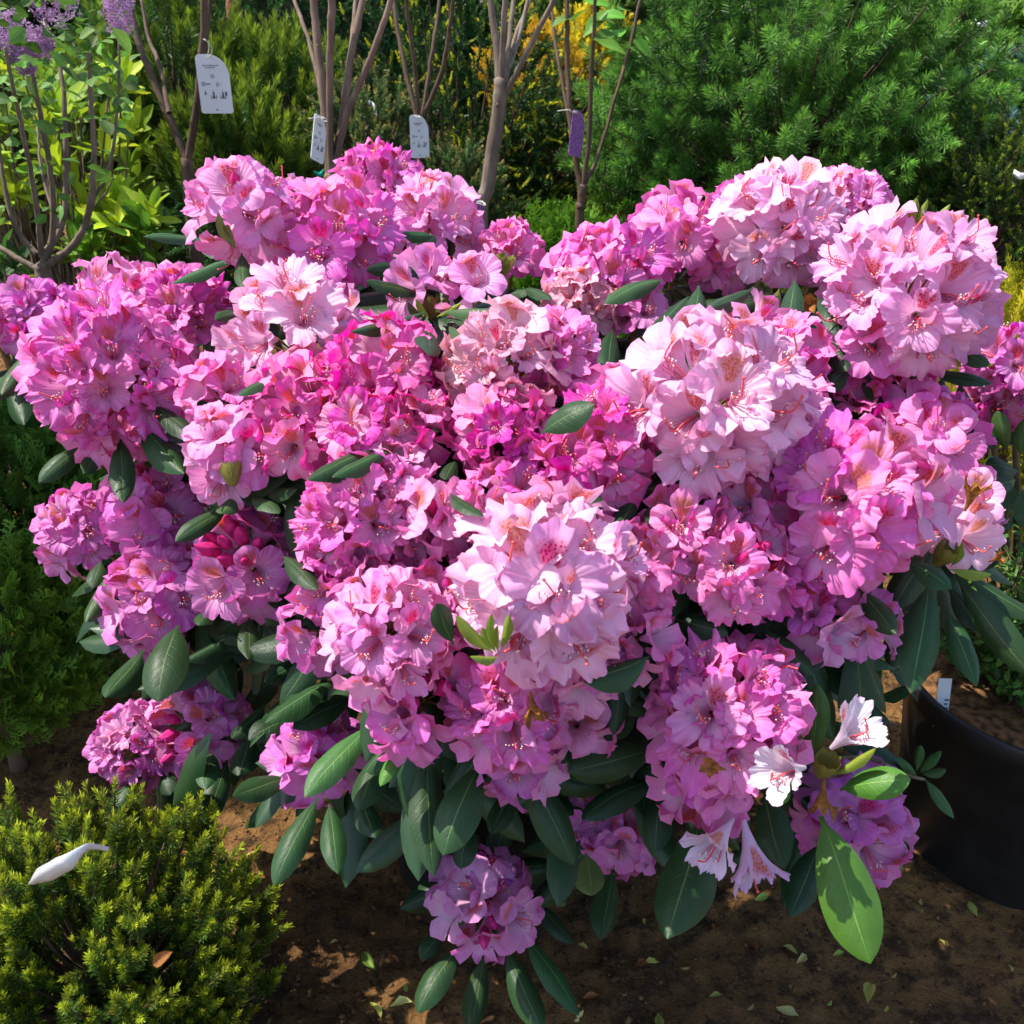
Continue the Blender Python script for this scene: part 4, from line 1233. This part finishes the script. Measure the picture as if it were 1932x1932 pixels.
def stem_tree(name, label, y, lines, mat, cat='tree', foot=None, swell=True):
    """lines: list of (points px, r0 px, r1 px, dy) ; the first is the trunk"""
    p0 = aty(lines[0][0][0][0], lines[0][0][0][1], y)
    base = (p0[0] if foot is None else foot, y, 0)
    o = np.array(base, float)
    root = thing(name, label, cat, base)
    for i, (pts, r0, r1, dy) in enumerate(lines):
        P = [aty(a, b, y + dy * (k / max(1, len(pts) - 1))) for k, (a, b) in enumerate(pts)]
        if i == 0:
            P = [np.array([base[0], y, -.03])] + P
        C = curve(P, 7)
        C = C + rng.normal(size=C.shape) * .0005
        R = np.linspace(r0, r1, len(C)) * y / FPX * .92
        R = R * (1 + .10 * (rng.random(len(C)) < .12))
        g = G(); tube(g, C, R, 9)
        for k in range(2, len(C) - 1, 3):      # buds and old leaf scars
            a = rng.uniform(0, 6.28); d = nrm(np.array([math.cos(a), math.sin(a), .6]))
            g.add(oc * R[k] * [.42, .42, .6] + C[k] + d * R[k] * .85, [of])
        link('trunk' if i == 0 else 'branch', g.mesh('stem', mat, off=o), root)
    return root, o


stem_tree('young_tree', 'forked young tree holding the rounded white tag', 2.15, [
    ([(375, 520), (360, 400), (352, 300)], 12, 12, 0), ([(352, 300), (310, 200), (265, 90), (245, 10), (238, -60)], 8, 5, .1), ([(355, 300), (372, 200), (383, 80), (386, 0), (390, -80)], 8, 6, -.05), ([(320, 215), (300, 120), (280, 70), (262, -30)], 5, 3, .2), ([(362, 260), (385, 110), (395, 0), (398, -60)], 5, 4, .1)], M_bark3)
stem_tree('young_tree', 'cluster of six upright brown stems rising from one short trunk', 1.98, [
    ([(612, 440), (622, 360), (625, 330)], 14, 13, 0), ([(622, 335), (612, 200), (600, 90), (592, 0), (588, -70)], 8, 7, .05), ([(625, 335), (622, 180), (624, 60), (626, 0), (628, -60)], 7, 7, -.05),
    ([(628, 335), (650, 200), (665, 90), (685, 0), (697, -60)], 8, 6, .1), ([(630, 325), (655, 215), (700, 110), (738, 0), (755, -60)], 7, 5, -.05), ([(622, 300), (606, 180), (580, 70), (552, -10), (540, -60)], 5, 3, .25), ([(640, 260), (655, 150), (668, 40), (676, -60)], 6, 4, .2)], M_bark)
stem_tree('young_tree', 'thin dark sapling with four spreading stems and a small white tag', 2.45, [
    ([(792, 380), (790, 300), (792, 225)], 8, 7, 0), ([(790, 235), (765, 130), (748, 40), (740, -60)], 5, 4, .1), ([(792, 230), (782, 120), (768, 20), (764, -60)], 4, 3, -.1), ([(795, 230), (812, 120), (826, 30), (834, -60)], 4, 3, .1), ([(796, 230), (835, 130), (850, 40), (862, -60)], 5, 3, -.1)], M_bark3)
stem_tree('young_tree', 'leaning grey-brown trunk fanning into six thin branches', 2.05, [
    ([(905, 470), (920, 350), (938, 230), (946, 150)], 15, 13, 0), ([(944, 165), (936, 80), (924, -10), (920, -60)], 8, 5, .05), ([(946, 155), (950, 60), (958, -60)], 6, 5, -.05), ([(950, 150), (962, 60), (975, -60)], 5, 4, .1), ([(950, 160), (982, 60), (1010, -60)], 5, 3, .15), ([(955, 175), (988, 110), (1040, 10), (1075, -60)], 6, 4, -.1), ([(952, 150), (972, 70), (1000, 0), (1020, -60)], 4, 3, .2)], M_bark2)
tE, oE = stem_tree('young_tree', 'slim forked sapling with a purple picture tag and fresh top leaves', 2.3, [
    ([(1092, 450), (1096, 390), (1100, 350)], 9, 9, 0), ([(1096, 360), (1082, 270), (1072, 150), (1070, 40), (1072, -60)], 6, 4, .05), ([(1100, 355), (1112, 250), (1115, 150), (1120, 60), (1126, -60)], 5, 3, -.05), ([(1102, 350), (1130, 290), (1165, 170), (1190, 80), (1215, -40)], 4, 3, .15), ([(1080, 260), (1060, 150), (1045, 60), (1036, -40)], 4, 3, .15)], M_bark3)
for (px, py) in [(1130, 30), (1140, 60), (1160, 45), (1120, 75), (1185, 20), (1195, 75), (1110, 15), (1150, 10), (1170, 70), (1100, 70), (1135, 100), (1205, 50), (1180, 100), (1090, 30), (1155, 85), (1125, -5)]:
    a = rng.uniform(0, 6.28)
    p = aty(px, py, 2.3 + rng.normal() * .05)
    put_leaf(p, p + np.array([math.cos(a) * .06, math.sin(a) * .03, rng.normal() * .02]), .036, np.array((.13, .30, .03)) * rng.uniform(.7, 1.3), int(rng.integers(2)), nrm(ZUP + rng.normal(size=3) * .4 - FW * .5), tE, oE, OVM, .68)

# ---- lilac standard at the left
lines = [([(95, 610), (85, 540), (78, 500)], 19, 16, 0), ([(80, 500), (100, 440), (96, 330), (78, 230), (60, 130)], 7, 4, .0), ([(90, 500), (140, 460), (168, 400), (178, 300), (172, 200), (168, 100)], 8, 4, -.05), ([(70, 480), (30, 430), (5, 330), (-10, 200)], 6, 3, .05),
         ([(75, 510), (20, 480), (-40, 440), (-80, 380)], 7, 4, .05), ([(84, 480), (118, 420), (125, 300), (120, 180), (112, 110)], 7, 4, .1), ([(78, 480), (70, 400), (50, 280), (25, 170), (10, 90)], 6, 3, -.1), ([(110, 430), (80, 330), (70, 240)], 4, 2, .1), ([(170, 380), (205, 320), (222, 200), (225, 80)], 4, 2, -.05), ([(165, 400), (195, 370), (215, 335)], 3, 1.5, 0)]
tL, oL = stem_tree('lilac_tree', 'small lilac with grey forked stems, round leaves and purple flower heads', 1.85, lines, M_bark2)
fl = G()
q4 = np.array([[0, 0, 0], [.5, .2, .25], [1, 0, .1], [.5, -.2, .25]], float)
fq = [np.array([[0, 1, 2, 3]])]
flo = G()
for k in range(4):
    a = k * PI / 2; Rz = np.array([[math.cos(a), -math.sin(a), 0], [math.sin(a), math.cos(a), 0], [0, 0, 1.0]])
    flo.add(q4 @ Rz.T, fq)
M_lilac = plain('lilac_floret', (.55, .33, .55), .6, .2, .3, 60, .3)
for (px, py, rx, rz) in [(15, 60, .030, .045), (75, 82, .022, .026), (100, 2, .040, .040), (222, 14, .026, .045), (-40, 120, .03, .04), (45, 110, .020, .028)]:
    c = aty(px, py, 1.83); n = 170
    u = nrm(rng.normal(size=(n, 3))); pos = c + u * np.array([rx, rx, rz]) * rng.uniform(.6, 1.05, (n, 1))
    g = G().addg(flo, many_mats(np.stack([basis(nrm(uu + rng.normal(size=3) * .3), ZUP) for uu in u]), pos, rng.uniform(.006, .009, n)))
    link('flower_panicle', g.mesh('flower_panicle', M_lilac, False, off=oL), tL)
cnt = 0
for k in range(400):
    px = rng.uniform(-60, 250); py = rng.uniform(-40, 230) if k < 270 else rng.uniform(200, 420)
    if cnt >= 290:
        break
    if k < 270 and vn(np.array(px / 40.0), np.array(py / 40.0 + 7)) < -.22:
        continue
    if k >= 270 and rng.random() > .55:
        continue
    p = aty(px, py, 1.85 + rng.normal() * .12)
    a = rng.uniform(0, 6.28); L = rng.uniform(.018, .032)
    put_leaf(p, p + np.array([math.cos(a) * L, math.sin(a) * L, rng.normal() * .5 * L]), L * .75, np.array((.10, .215, .03)) * rng.uniform(.6, 1.6), int(rng.integers(2)), nrm(ZUP + rng.normal(size=3) * .55), tL, oL, OVM, .68)
    cnt += 1

# ---- second rhododendron, at the right edge
R2 = thing('rhododendron_bush', 'second rhododendron cut off by the right edge, lilac truss and dark leaves', 'shrub', (.86, 1.45, 0)); O2 = np.array([.86, 1.45, 0])
g2 = G()
for (px, py, rp, tint, d) in [(1905, 690, 72, L_, 1.30), (1862, 758, 46, D_, 1.34), (1990, 760, 80, K_, 1.3)]:
    P = atd(px, py, d); R = rp * d / FPX; A = nrm(ZUP * .6 + nrm(CAM - P) * .7 + np.array([-.3, 0, 0]))
    e1 = nrm(np.cross(A, [0, .3, 1])); e2 = np.cross(A, e1)
    pg = G(); ob = None; items = []
    n = int(max(5, 2 * R * R * 1.4 / .028 ** 2 / .8))
    for k in range(n):
        th = math.acos(1 - (k + .5) / n * 1.4); ph = k * 2.4
        dr = nrm(A * math.cos(th) + (e1 * math.cos(ph) + e2 * math.sin(ph)) * math.sin(th))
        b = dr * max(R - .032, .004)
        tube(pg, [-A * R * .5, b * .6 - A * R * .2, b], .0011, 4, cap=False)
        items.append((mat4(basis(nrm(dr + rng.normal(size=3) * .15), A + ZUP), b, .85), np.array(tint) * (1 + rng.normal() * .06)))
    ob = link('flower_truss', pg.mesh('flower_truss', M_pedicel), R2, P - O2)
    for M, c in items:
        link('flower', ME['open'][int(rng.integers(8))], ob, M=M, color=c)
    tube(g2, curve([O2 + [0, 0, -.03], (O2 + P) / 2 + [.05, .05, 0], P - A * R * .6], 7), np.linspace(.01, .004, 15), 6)
link('branches', g2.mesh('branches', M_branch, off=O2), R2)
for (bx, by, tx, ty, wpx, tint, d0, d1) in [(1900, 780, 1840, 850, 44, GD, 1.32, 1.28), (1900, 850, 1880, 775, 34, (.06, .13, .03), 1.3, 1.28), (1925, 860, 1935, 790, 34, (.06, .13, .03), 1.3, 1.28), (1905, 905, 1880, 1010, 70, GR, 1.32, 1.27), (1915, 905, 1850, 935, 50, GR, 1.32, 1.29), (1920, 890, 1860, 880, 50, GD, 1.34, 1.32), (1930, 920, 1960, 1010, 60, GR, 1.3, 1.25), (1925, 800, 1880, 830, 56, GD, 1.36, 1.34), (1915, 760, 1870, 800, 50, GD, 1.36, 1.34)]:
    p0 = atd(bx, by, d0); p1 = atd(tx, ty, d1)
    put_leaf(p0, p1, wpx * d0 / FPX, tint, int(rng.integers(6)), nrm(.75 * ZUP + .8 * nrm(CAM - p0) + rng.normal(size=3) * .2), R2, O2)

# ---- potted small-leaved shrub at the right
PC = np.array([.785, 1.20])
pot('nursery_pot', 'wide black nursery pot with a white stick label, under small-leaved shrub', PC, .200, .168, .30, .272, plain('bark_mulch', (.15, .075, .03), .85, .2, .7, 70, bump=.8))
cR = thing('cotoneaster_shrub', 'low shrub with tiny green leaves growing in the right-hand pot', 'shrub', (PC[0], PC[1], .28)); oR = np.array([PC[0], PC[1], .28])
g = G(); lf = leaf_geo(.30, .3, -.2, 400, 2, 3); ms = []; cs = []
for k in range(210):
    a = rng.uniform(0, 6.28); rr = rng.uniform(.03, .20)
    e = np.array([PC[0] + math.cos(a) * rr, PC[1] + math.sin(a) * rr + .03, .28 + rng.uniform(.02, .30) * (1.1 - rr * 2.5)])
    P = curve([oR + [rng.normal() * .03, rng.normal() * .03, -.02], (oR + e) / 2 + rng.normal(size=3) * .03, e], 5)
    tube(g, P, np.linspace(.002, .0008, len(P)), 4)
    for t in np.linspace(.35, 1, 16):
        i = t * (len(P) - 1); q = P[min(int(i), len(P) - 1)]
        for s in range(2):
            d = nrm(rng.normal(size=3) + ZUP * .3)
            l = rng.uniform(.010, .018)
            ms.append(mat4(basis_y(d, ZUP + rng.normal(size=3) * .4), q + rng.normal(size=3) * .004, l)); cs.append((*(np.array((.085, .20, .03)) * rng.uniform(.5, 1.6)), 1))
link('stems', g.mesh('stems', M_bark3, off=oR), cR)
lf.C = [np.ones_like(c) for c in lf.C]
link('crown', G().addg(lf, np.array(ms), np.array(cs)).mesh('crown', M_tiny, off=oR), cR)

# ---- tags and labels


def card(outline, th=.0006):
    """thin card with the given outline in x,z ; faces -Y"""
    o = np.asarray(outline, float); n = len(o)
    V = np.concatenate([np.stack([o[:, 0], np.full(n, -th), o[:, 1]], -1), np.stack([o[:, 0], np.full(n, th), o[:, 1]], -1)])
    g = G(); g.V = [V]; g.C = [np.ones((2 * n, 4))]; g.n = 2 * n
    i = np.arange(n); j = (i + 1) % n
    c = np.stack([np.zeros(n - 2, int), i[1:-1], i[2:]], -1)
    g.F = [c, c[:, ::-1] + n, np.stack([j, i, i + n, j + n], -1)]; g.M = [np.zeros(len(f), int) for f in g.F]
    return g


def tag_outline(w, h):
    pts = []
    r = .08 * w
    for a in np.linspace(-PI, -PI / 2, 4): pts.append((-w / 2 + r + r * math.cos(a), r + r * math.sin(a)))
    for a in np.linspace(-PI / 2, 0, 4): pts.append((w / 2 - r + r * math.cos(a), r + r * math.sin(a)))
    for a in np.linspace(0, PI / 2, 9): pts.append((-w * .15 + w * .65 * math.cos(a), h * .62 + h * .38 * math.sin(a)))
    pts += [(-w * .42, h * .995), (-w / 2, h * .95)]
    return pts


def ring(g, cx, cz, r0, r1, n=18):
    a = np.arange(n) * 2 * PI / n
    V = np.concatenate([np.stack([cx + r * np.cos(a), np.full(n, -.0011), cz + r * np.sin(a)], -1) for r in (r0, r1)])
    i = np.arange(n); j = (i + 1) % n
    g.add(V, [np.stack([i, j, j + n, i + n], -1)])


def bar(g, x0, x1, z0, z1):
    g.add([(x0, -.0011, z0), (x1, -.0011, z0), (x1, -.0011, z1), (x0, -.0011, z1)], [np.array([[0, 1, 2, 3]])])


def plant_tag(label, px, py, y, w, h, rot, hang, print_=True, mat=None, name='plant_tag', tilt=0.0, back=None):
    p = aty(px, py, y)       # lower middle of the card
    root = thing(name, label, 'tag', p)
    root.rotation_euler = (0, tilt, rot)
    link('card', card(tag_outline(w, h)).mesh('card', mat or M_white, False), root)
    if print_:
        g = G()
        r2 = np.random.default_rng(5)
        for row, (z, x0, x1) in enumerate([(.80, -.30, .17), (.765, -.22, .07)]):      # two lines of fine print
            x = x0
            while x < x1:
                l = r2.uniform(.015, .035)
                bar(g, x * w, (x + l) * w, z * h, (z + r2.uniform(.014, .024)) * h); x += l + .012
        ring(g, -.03 * w, .63 * h, .035 * w, .055 * w)
        ring(g, -.33 * w, .50 * h, .045 * w, .065 * w); ring(g, -.33 * w, .50 * h, .0, .022 * w); bar(g, -.25 * w, -.11 * w, .492 * h, .510 * h)
        ring(g, .10 * w, .51 * h, .02 * w, .035 * w); ring(g, .10 * w, .475 * h, .02 * w, .035 * w); bar(g, .16 * w, .22 * w, .49 * h, .50 * h)
        for i, x in enumerate((-.30, -.05, .24)):                               # three planting pictograms
            bar(g, (x - .008) * w, (x + .008) * w, .31 * h, .40 * h)
            ring(g, x * w, .34 * h, .012 * w, .035 * w)
            if i:
                bar(g, (x - .085) * w, (x + .085) * w, .255 * h, .272 * h); bar(g, (x - .09) * w, (x - .07) * w, .265 * h, .31 * h); bar(g, (x + .07) * w, (x + .09) * w, .265 * h, .31 * h); ring(g, x * w, .295 * h, .0, .04 * w)
            if i == 2:
                bar(g, (x + .07) * w, (x + .13) * w, .30 * h, .37 * h)
        bar(g, -.03 * w, .03 * w, .05 * h, .065 * h); bar(g, -.012 * w, .012 * w, .065 * h, .085 * h)
        link('print', g.mesh('print', M_ink, False), root)
    g = G()
    inv = np.array(Matrix.Rotation(rot, 3, 'Z') @ Matrix.Rotation(tilt, 3, 'Y')).T
    e = inv @ (aty(*hang, y - .02) - p)
    t0 = np.array([-.12 * w, -.001, h * .93])
    tube(g, curve([t0, (t0 + e) / 2 + [.004, 0, .004], e, e + [-.008, .004, .004], e + [-.012, .03, 0]], 5), .0008, 5)
    tube(g, curve([t0 + [.003, .001, 0], (t0 + e) / 2 + [.009, .002, 0], e + [.002, 0, 0]], 5), .0008, 5)
    link('string', g.mesh('string', M_string), root)
    return root


plant_tag('white rounded tag with printed planting symbols hanging from the forked tree', 411, 214, 2.06, 60 * 2.06 / FPX * .93, 108 * 2.06 / FPX * .88, 0.0, (391, 78))
plant_tag('small white tag with faint print on the thin dark sapling', 793, 298, 2.40, 33 * 2.40 / FPX, 72 * 2.40 / FPX, .1, (790, 222))
plant_tag('pale tag seen nearly edge-on beside the cluster of stems', 598, 305, 1.92, .045, .080, 1.22, (617, 228), tilt=.35)
n_ = NT('picture_print'); vo = n_.n('ShaderNodeTexVoronoi'); n_.put(vo.inputs['Vector'], n_.obc()); vo.inputs['Scale'].default_value = 260
M_pic = n_.princ(n_.mix(n_.rng(vo.outputs[0], .2, .6), (.42, .16, .44), (.20, .08, .24)), .45, .35)
plant_tag('purple flower picture tag tied to the slim forked sapling', 1084, 295, 2.22, .045, .090, .85, (1080, 212), False, M_pic, tilt=.15)
plant_tag('purple flower picture tag tied low on the leaning trunk', 903, 450, 1.98, .022, .075, .2, (913, 388), False, M_pic)
# green plastic tie
M_green = plain('green_plastic', (.0, .34, .24), .4, .4, .05, 30, .2)
g = G(); c0 = [aty(590, 372, 1.95), aty(597, 350, 1.95), aty(604, 332, 1.93)]
tube(g, curve(c0, 5), [.0016] * 8 + [.003] * 3, 6); tube(g, curve([aty(592, 323, 1.92), aty(604, 330, 1.93), aty(612, 318, 1.93)], 4), [.001, .002, .003, .004, .005, .004, .003, .002, .001], 6)
tag(link('plant_tie', g.mesh('plant_tie', M_green)), 'green plastic plant tie at the foot of the clustered stems', 'tie')


def ribbon(pts, wid, nrml, name, label, cat, mat, wf=None):
    C = curve(pts, 8); T = nrm(np.gradient(C, axis=0))
    W = np.linspace(0, 1, len(C))[:, None] * np.asarray(nrml[1]) + (1 - np.linspace(0, 1, len(C))[:, None]) * np.asarray(nrml[0])
    W = nrm(W - T * np.sum(W * T, 1, keepdims=True)) * wid / 2
    if wf is not None:
        W = W * np.interp(np.linspace(0, 1, len(C)), np.linspace(0, 1, len(wf)), wf)[:, None]
    Nn = np.cross(T, nrm(W)) * .0003
    V = np.stack([C - W + Nn, C + W + Nn, C + W - Nn, C - W - Nn], 1).reshape(-1, 3)
    i = np.arange(len(C) - 1)[:, None] * 4
    F = np.concatenate([np.concatenate([i + a, i + b, i + b + 4, i + a + 4], 1) for a, b in ((0, 1), (1, 2), (2, 3), (3, 0))])
    return tag(link(name, G().add(V, [F]).mesh(name, mat)), label, cat)


ribbon([atd(58, 1668, .80), atd(85, 1650, .735), atd(120, 1630, .715), atd(150, 1608, .715), atd(172, 1597, .73), atd(205, 1602, .78)], .011, ([.2, -.6, .8], [.1, .6, .8]), 'ribbon_label', 'white loop label band tucked into the dwarf spruce', 'label', M_white, (.3, 1.3, 1.35, .8, .35, .3))
ribbon([aty(680, 200, 2.62), aty(700, 196, 2.56), aty(708, 215, 2.54), aty(698, 240, 2.55), aty(685, 262, 2.58), aty(681, 285, 2.62)], .014, ([0, -.4, 1], [1, -.2, 0]), 'ribbon_label', 'curled white loop band standing out of the small grey-green fir', 'label', M_white)
ribbon([aty(1838, 40, 3.3), aty(1850, 46, 3.27), aty(1862, 46, 3.3)], .02, ([0, 0, 1], [0, 0, 1]), 'ribbon_label', 'small white band on the far weeping conifer', 'label', M_white)
ribbon([aty(1270, 28, 3.2), aty(1278, 15, 3.18), aty(1286, -8, 3.2)], .016, ([1, 0, 0], [1, 0, 0]), 'ribbon_label', 'small pink band at the top of the far plants', 'label', plain('pink_plastic', (.75, .30, .60), .4, .4, .05, 30))
ribbon([aty(1912, 325, 2.1), aty(1925, 332, 2.08), aty(1940, 330, 2.1)], .012, ([0, 0, 1], [0, .3, 1]), 'ribbon_label', 'crumpled white label on the dark fir at the right edge', 'label', M_white)
# stick label in the right pot
p = atg(1776, 1345, .272)
g = card([(-.010, -.02), (.010, -.02), (.010, .050), (-.010, .050)])
st = thing('stick_label', 'white stick label standing inside the right-hand pot rim', 'label', p); st.rotation_euler = (-.35, .12, .1)
link('card', g.mesh('card', M_white, False), st)
g = G()
for k, z in enumerate((.006, .012, .018)):
    bar(g, .002, .009 - .002 * (k % 2), z, z + .0025)
link('print', g.mesh('print', M_ink, False), st)

# ---- fallen leaves, bud scales and petals on the ground
FLM = [leaf_geo(.24, b, ro, 500 + i, 4, 6, wavy=.05, twist=tw).mesh('fallen_leaf', M_softleaf) for i, (b, ro, tw) in enumerate([(.8, -.8, .4), (-.7, .5, -.5), (1.2, -.4, .8), (.3, -1.2, .2)])]
spots = [(484, 1757, 60), (485, 1785, 30), (312, 1500, 25), (385, 1525, 25), (470, 1612, 22), (520, 1520, 40), (710, 1845, 55), (735, 1818, 25), (700, 1905, 45), (738, 1915, 45), (765, 1872, 22), (1195, 1842, 40), (1243, 1830, 35), (1283, 1755, 50), (1448, 1700, 40), (1428, 1812, 35), (1475, 1790, 35), (1520, 1805, 40), (1590, 1800, 30), (1615, 1812, 40), (1635, 1900, 60), (1505, 1920, 45), (1240, 1925, 45), (1130, 1890, 35), (1110, 1800, 25),
         (1655, 1640, 30), (1690, 1555, 30), (1760, 1625, 35), (1735, 1705, 40), (1820, 1660, 45), (1842, 1735, 40), (1590, 1745, 40), (1830, 1640, 25), (1700, 1660, 25), (1780, 1600, 25), (1455, 1655, 45), (1575, 1655, 20), (1100, 1920, 30), (1770, 1780, 20), (1880, 1900, 20), (1675, 1900, 20), (1300, 1840, 20), (135, 1415, 25), (590, 1880, 20), (1900, 1830, 15), (1860, 1560, 20), (1360, 1890, 30), (1050, 1855, 22), (1690, 1840, 18), (640, 1790, 16), (1560, 1900, 20), (1345, 1770, 18), (1215, 1760, 18), (1420, 1905, 25)]
kinds = [('small yellow-green bud scale fallen on the brown soil', (.55, .52, .12)), ('small yellow-green bud scale fallen on the brown soil', (.68, .62, .22)), ('small yellow-green bud scale fallen on the brown soil', (.38, .44, .09)), ('little withered orange-brown leaf lying on the soil', (.42, .17, .04))]
SPECIAL = {0: ('large yellow bud scale lying next to the dwarf spruce', (.62, .50, .08)), 6: ('broad green fallen leaf on soil between dwarf spruce and low truss', (.20, .34, .06)), 1: ('orange-brown scale beside the large yellow bud scale near the spruce', (.50, .20, .04))}
for k, (px, py, lp) in enumerate(spots):
    p = atg(px, py); p[2] = float(gh(p[0], p[1]))
    lab, col = kinds[k % 4]
    grp = 'brown withered leaves on the soil' if k % 4 == 3 else 'fallen bud scales on the soil'
    if k in SPECIAL:
        lab, col = SPECIAL[k]; grp = None
    a = rng.uniform(0, 6.28); L = max(lp, 20) * 1.2 / FPX
    d = np.array([math.cos(a), math.sin(a), 0]); e = p + d * L; e[2] = float(gh(e[0], e[1])) + .004
    p = p + [0, 0, .004]
    o = put_leaf(p, e, L * .42, np.array(col) * rng.uniform(.8, 1.2), int(rng.integers(4)), ZUP + rng.normal(size=3) * .25, None, np.zeros(3), FLM, .48, 'fallen_leaf')
    tag(o, lab, 'leaf', grp)
# a dry leaf caught in the dwarf spruce
pa = atd(288, 1822, .735); pb = atd(325, 1795, .735)
o = put_leaf(pa, pb, .009, (.30, .10, .03), 0, nrm(CAM - pa), None, np.zeros(3), FLM, .48, 'dry_leaf')
tag(o, 'reddish brown dry leaf caught on the dwarf spruce twigs', 'leaf')
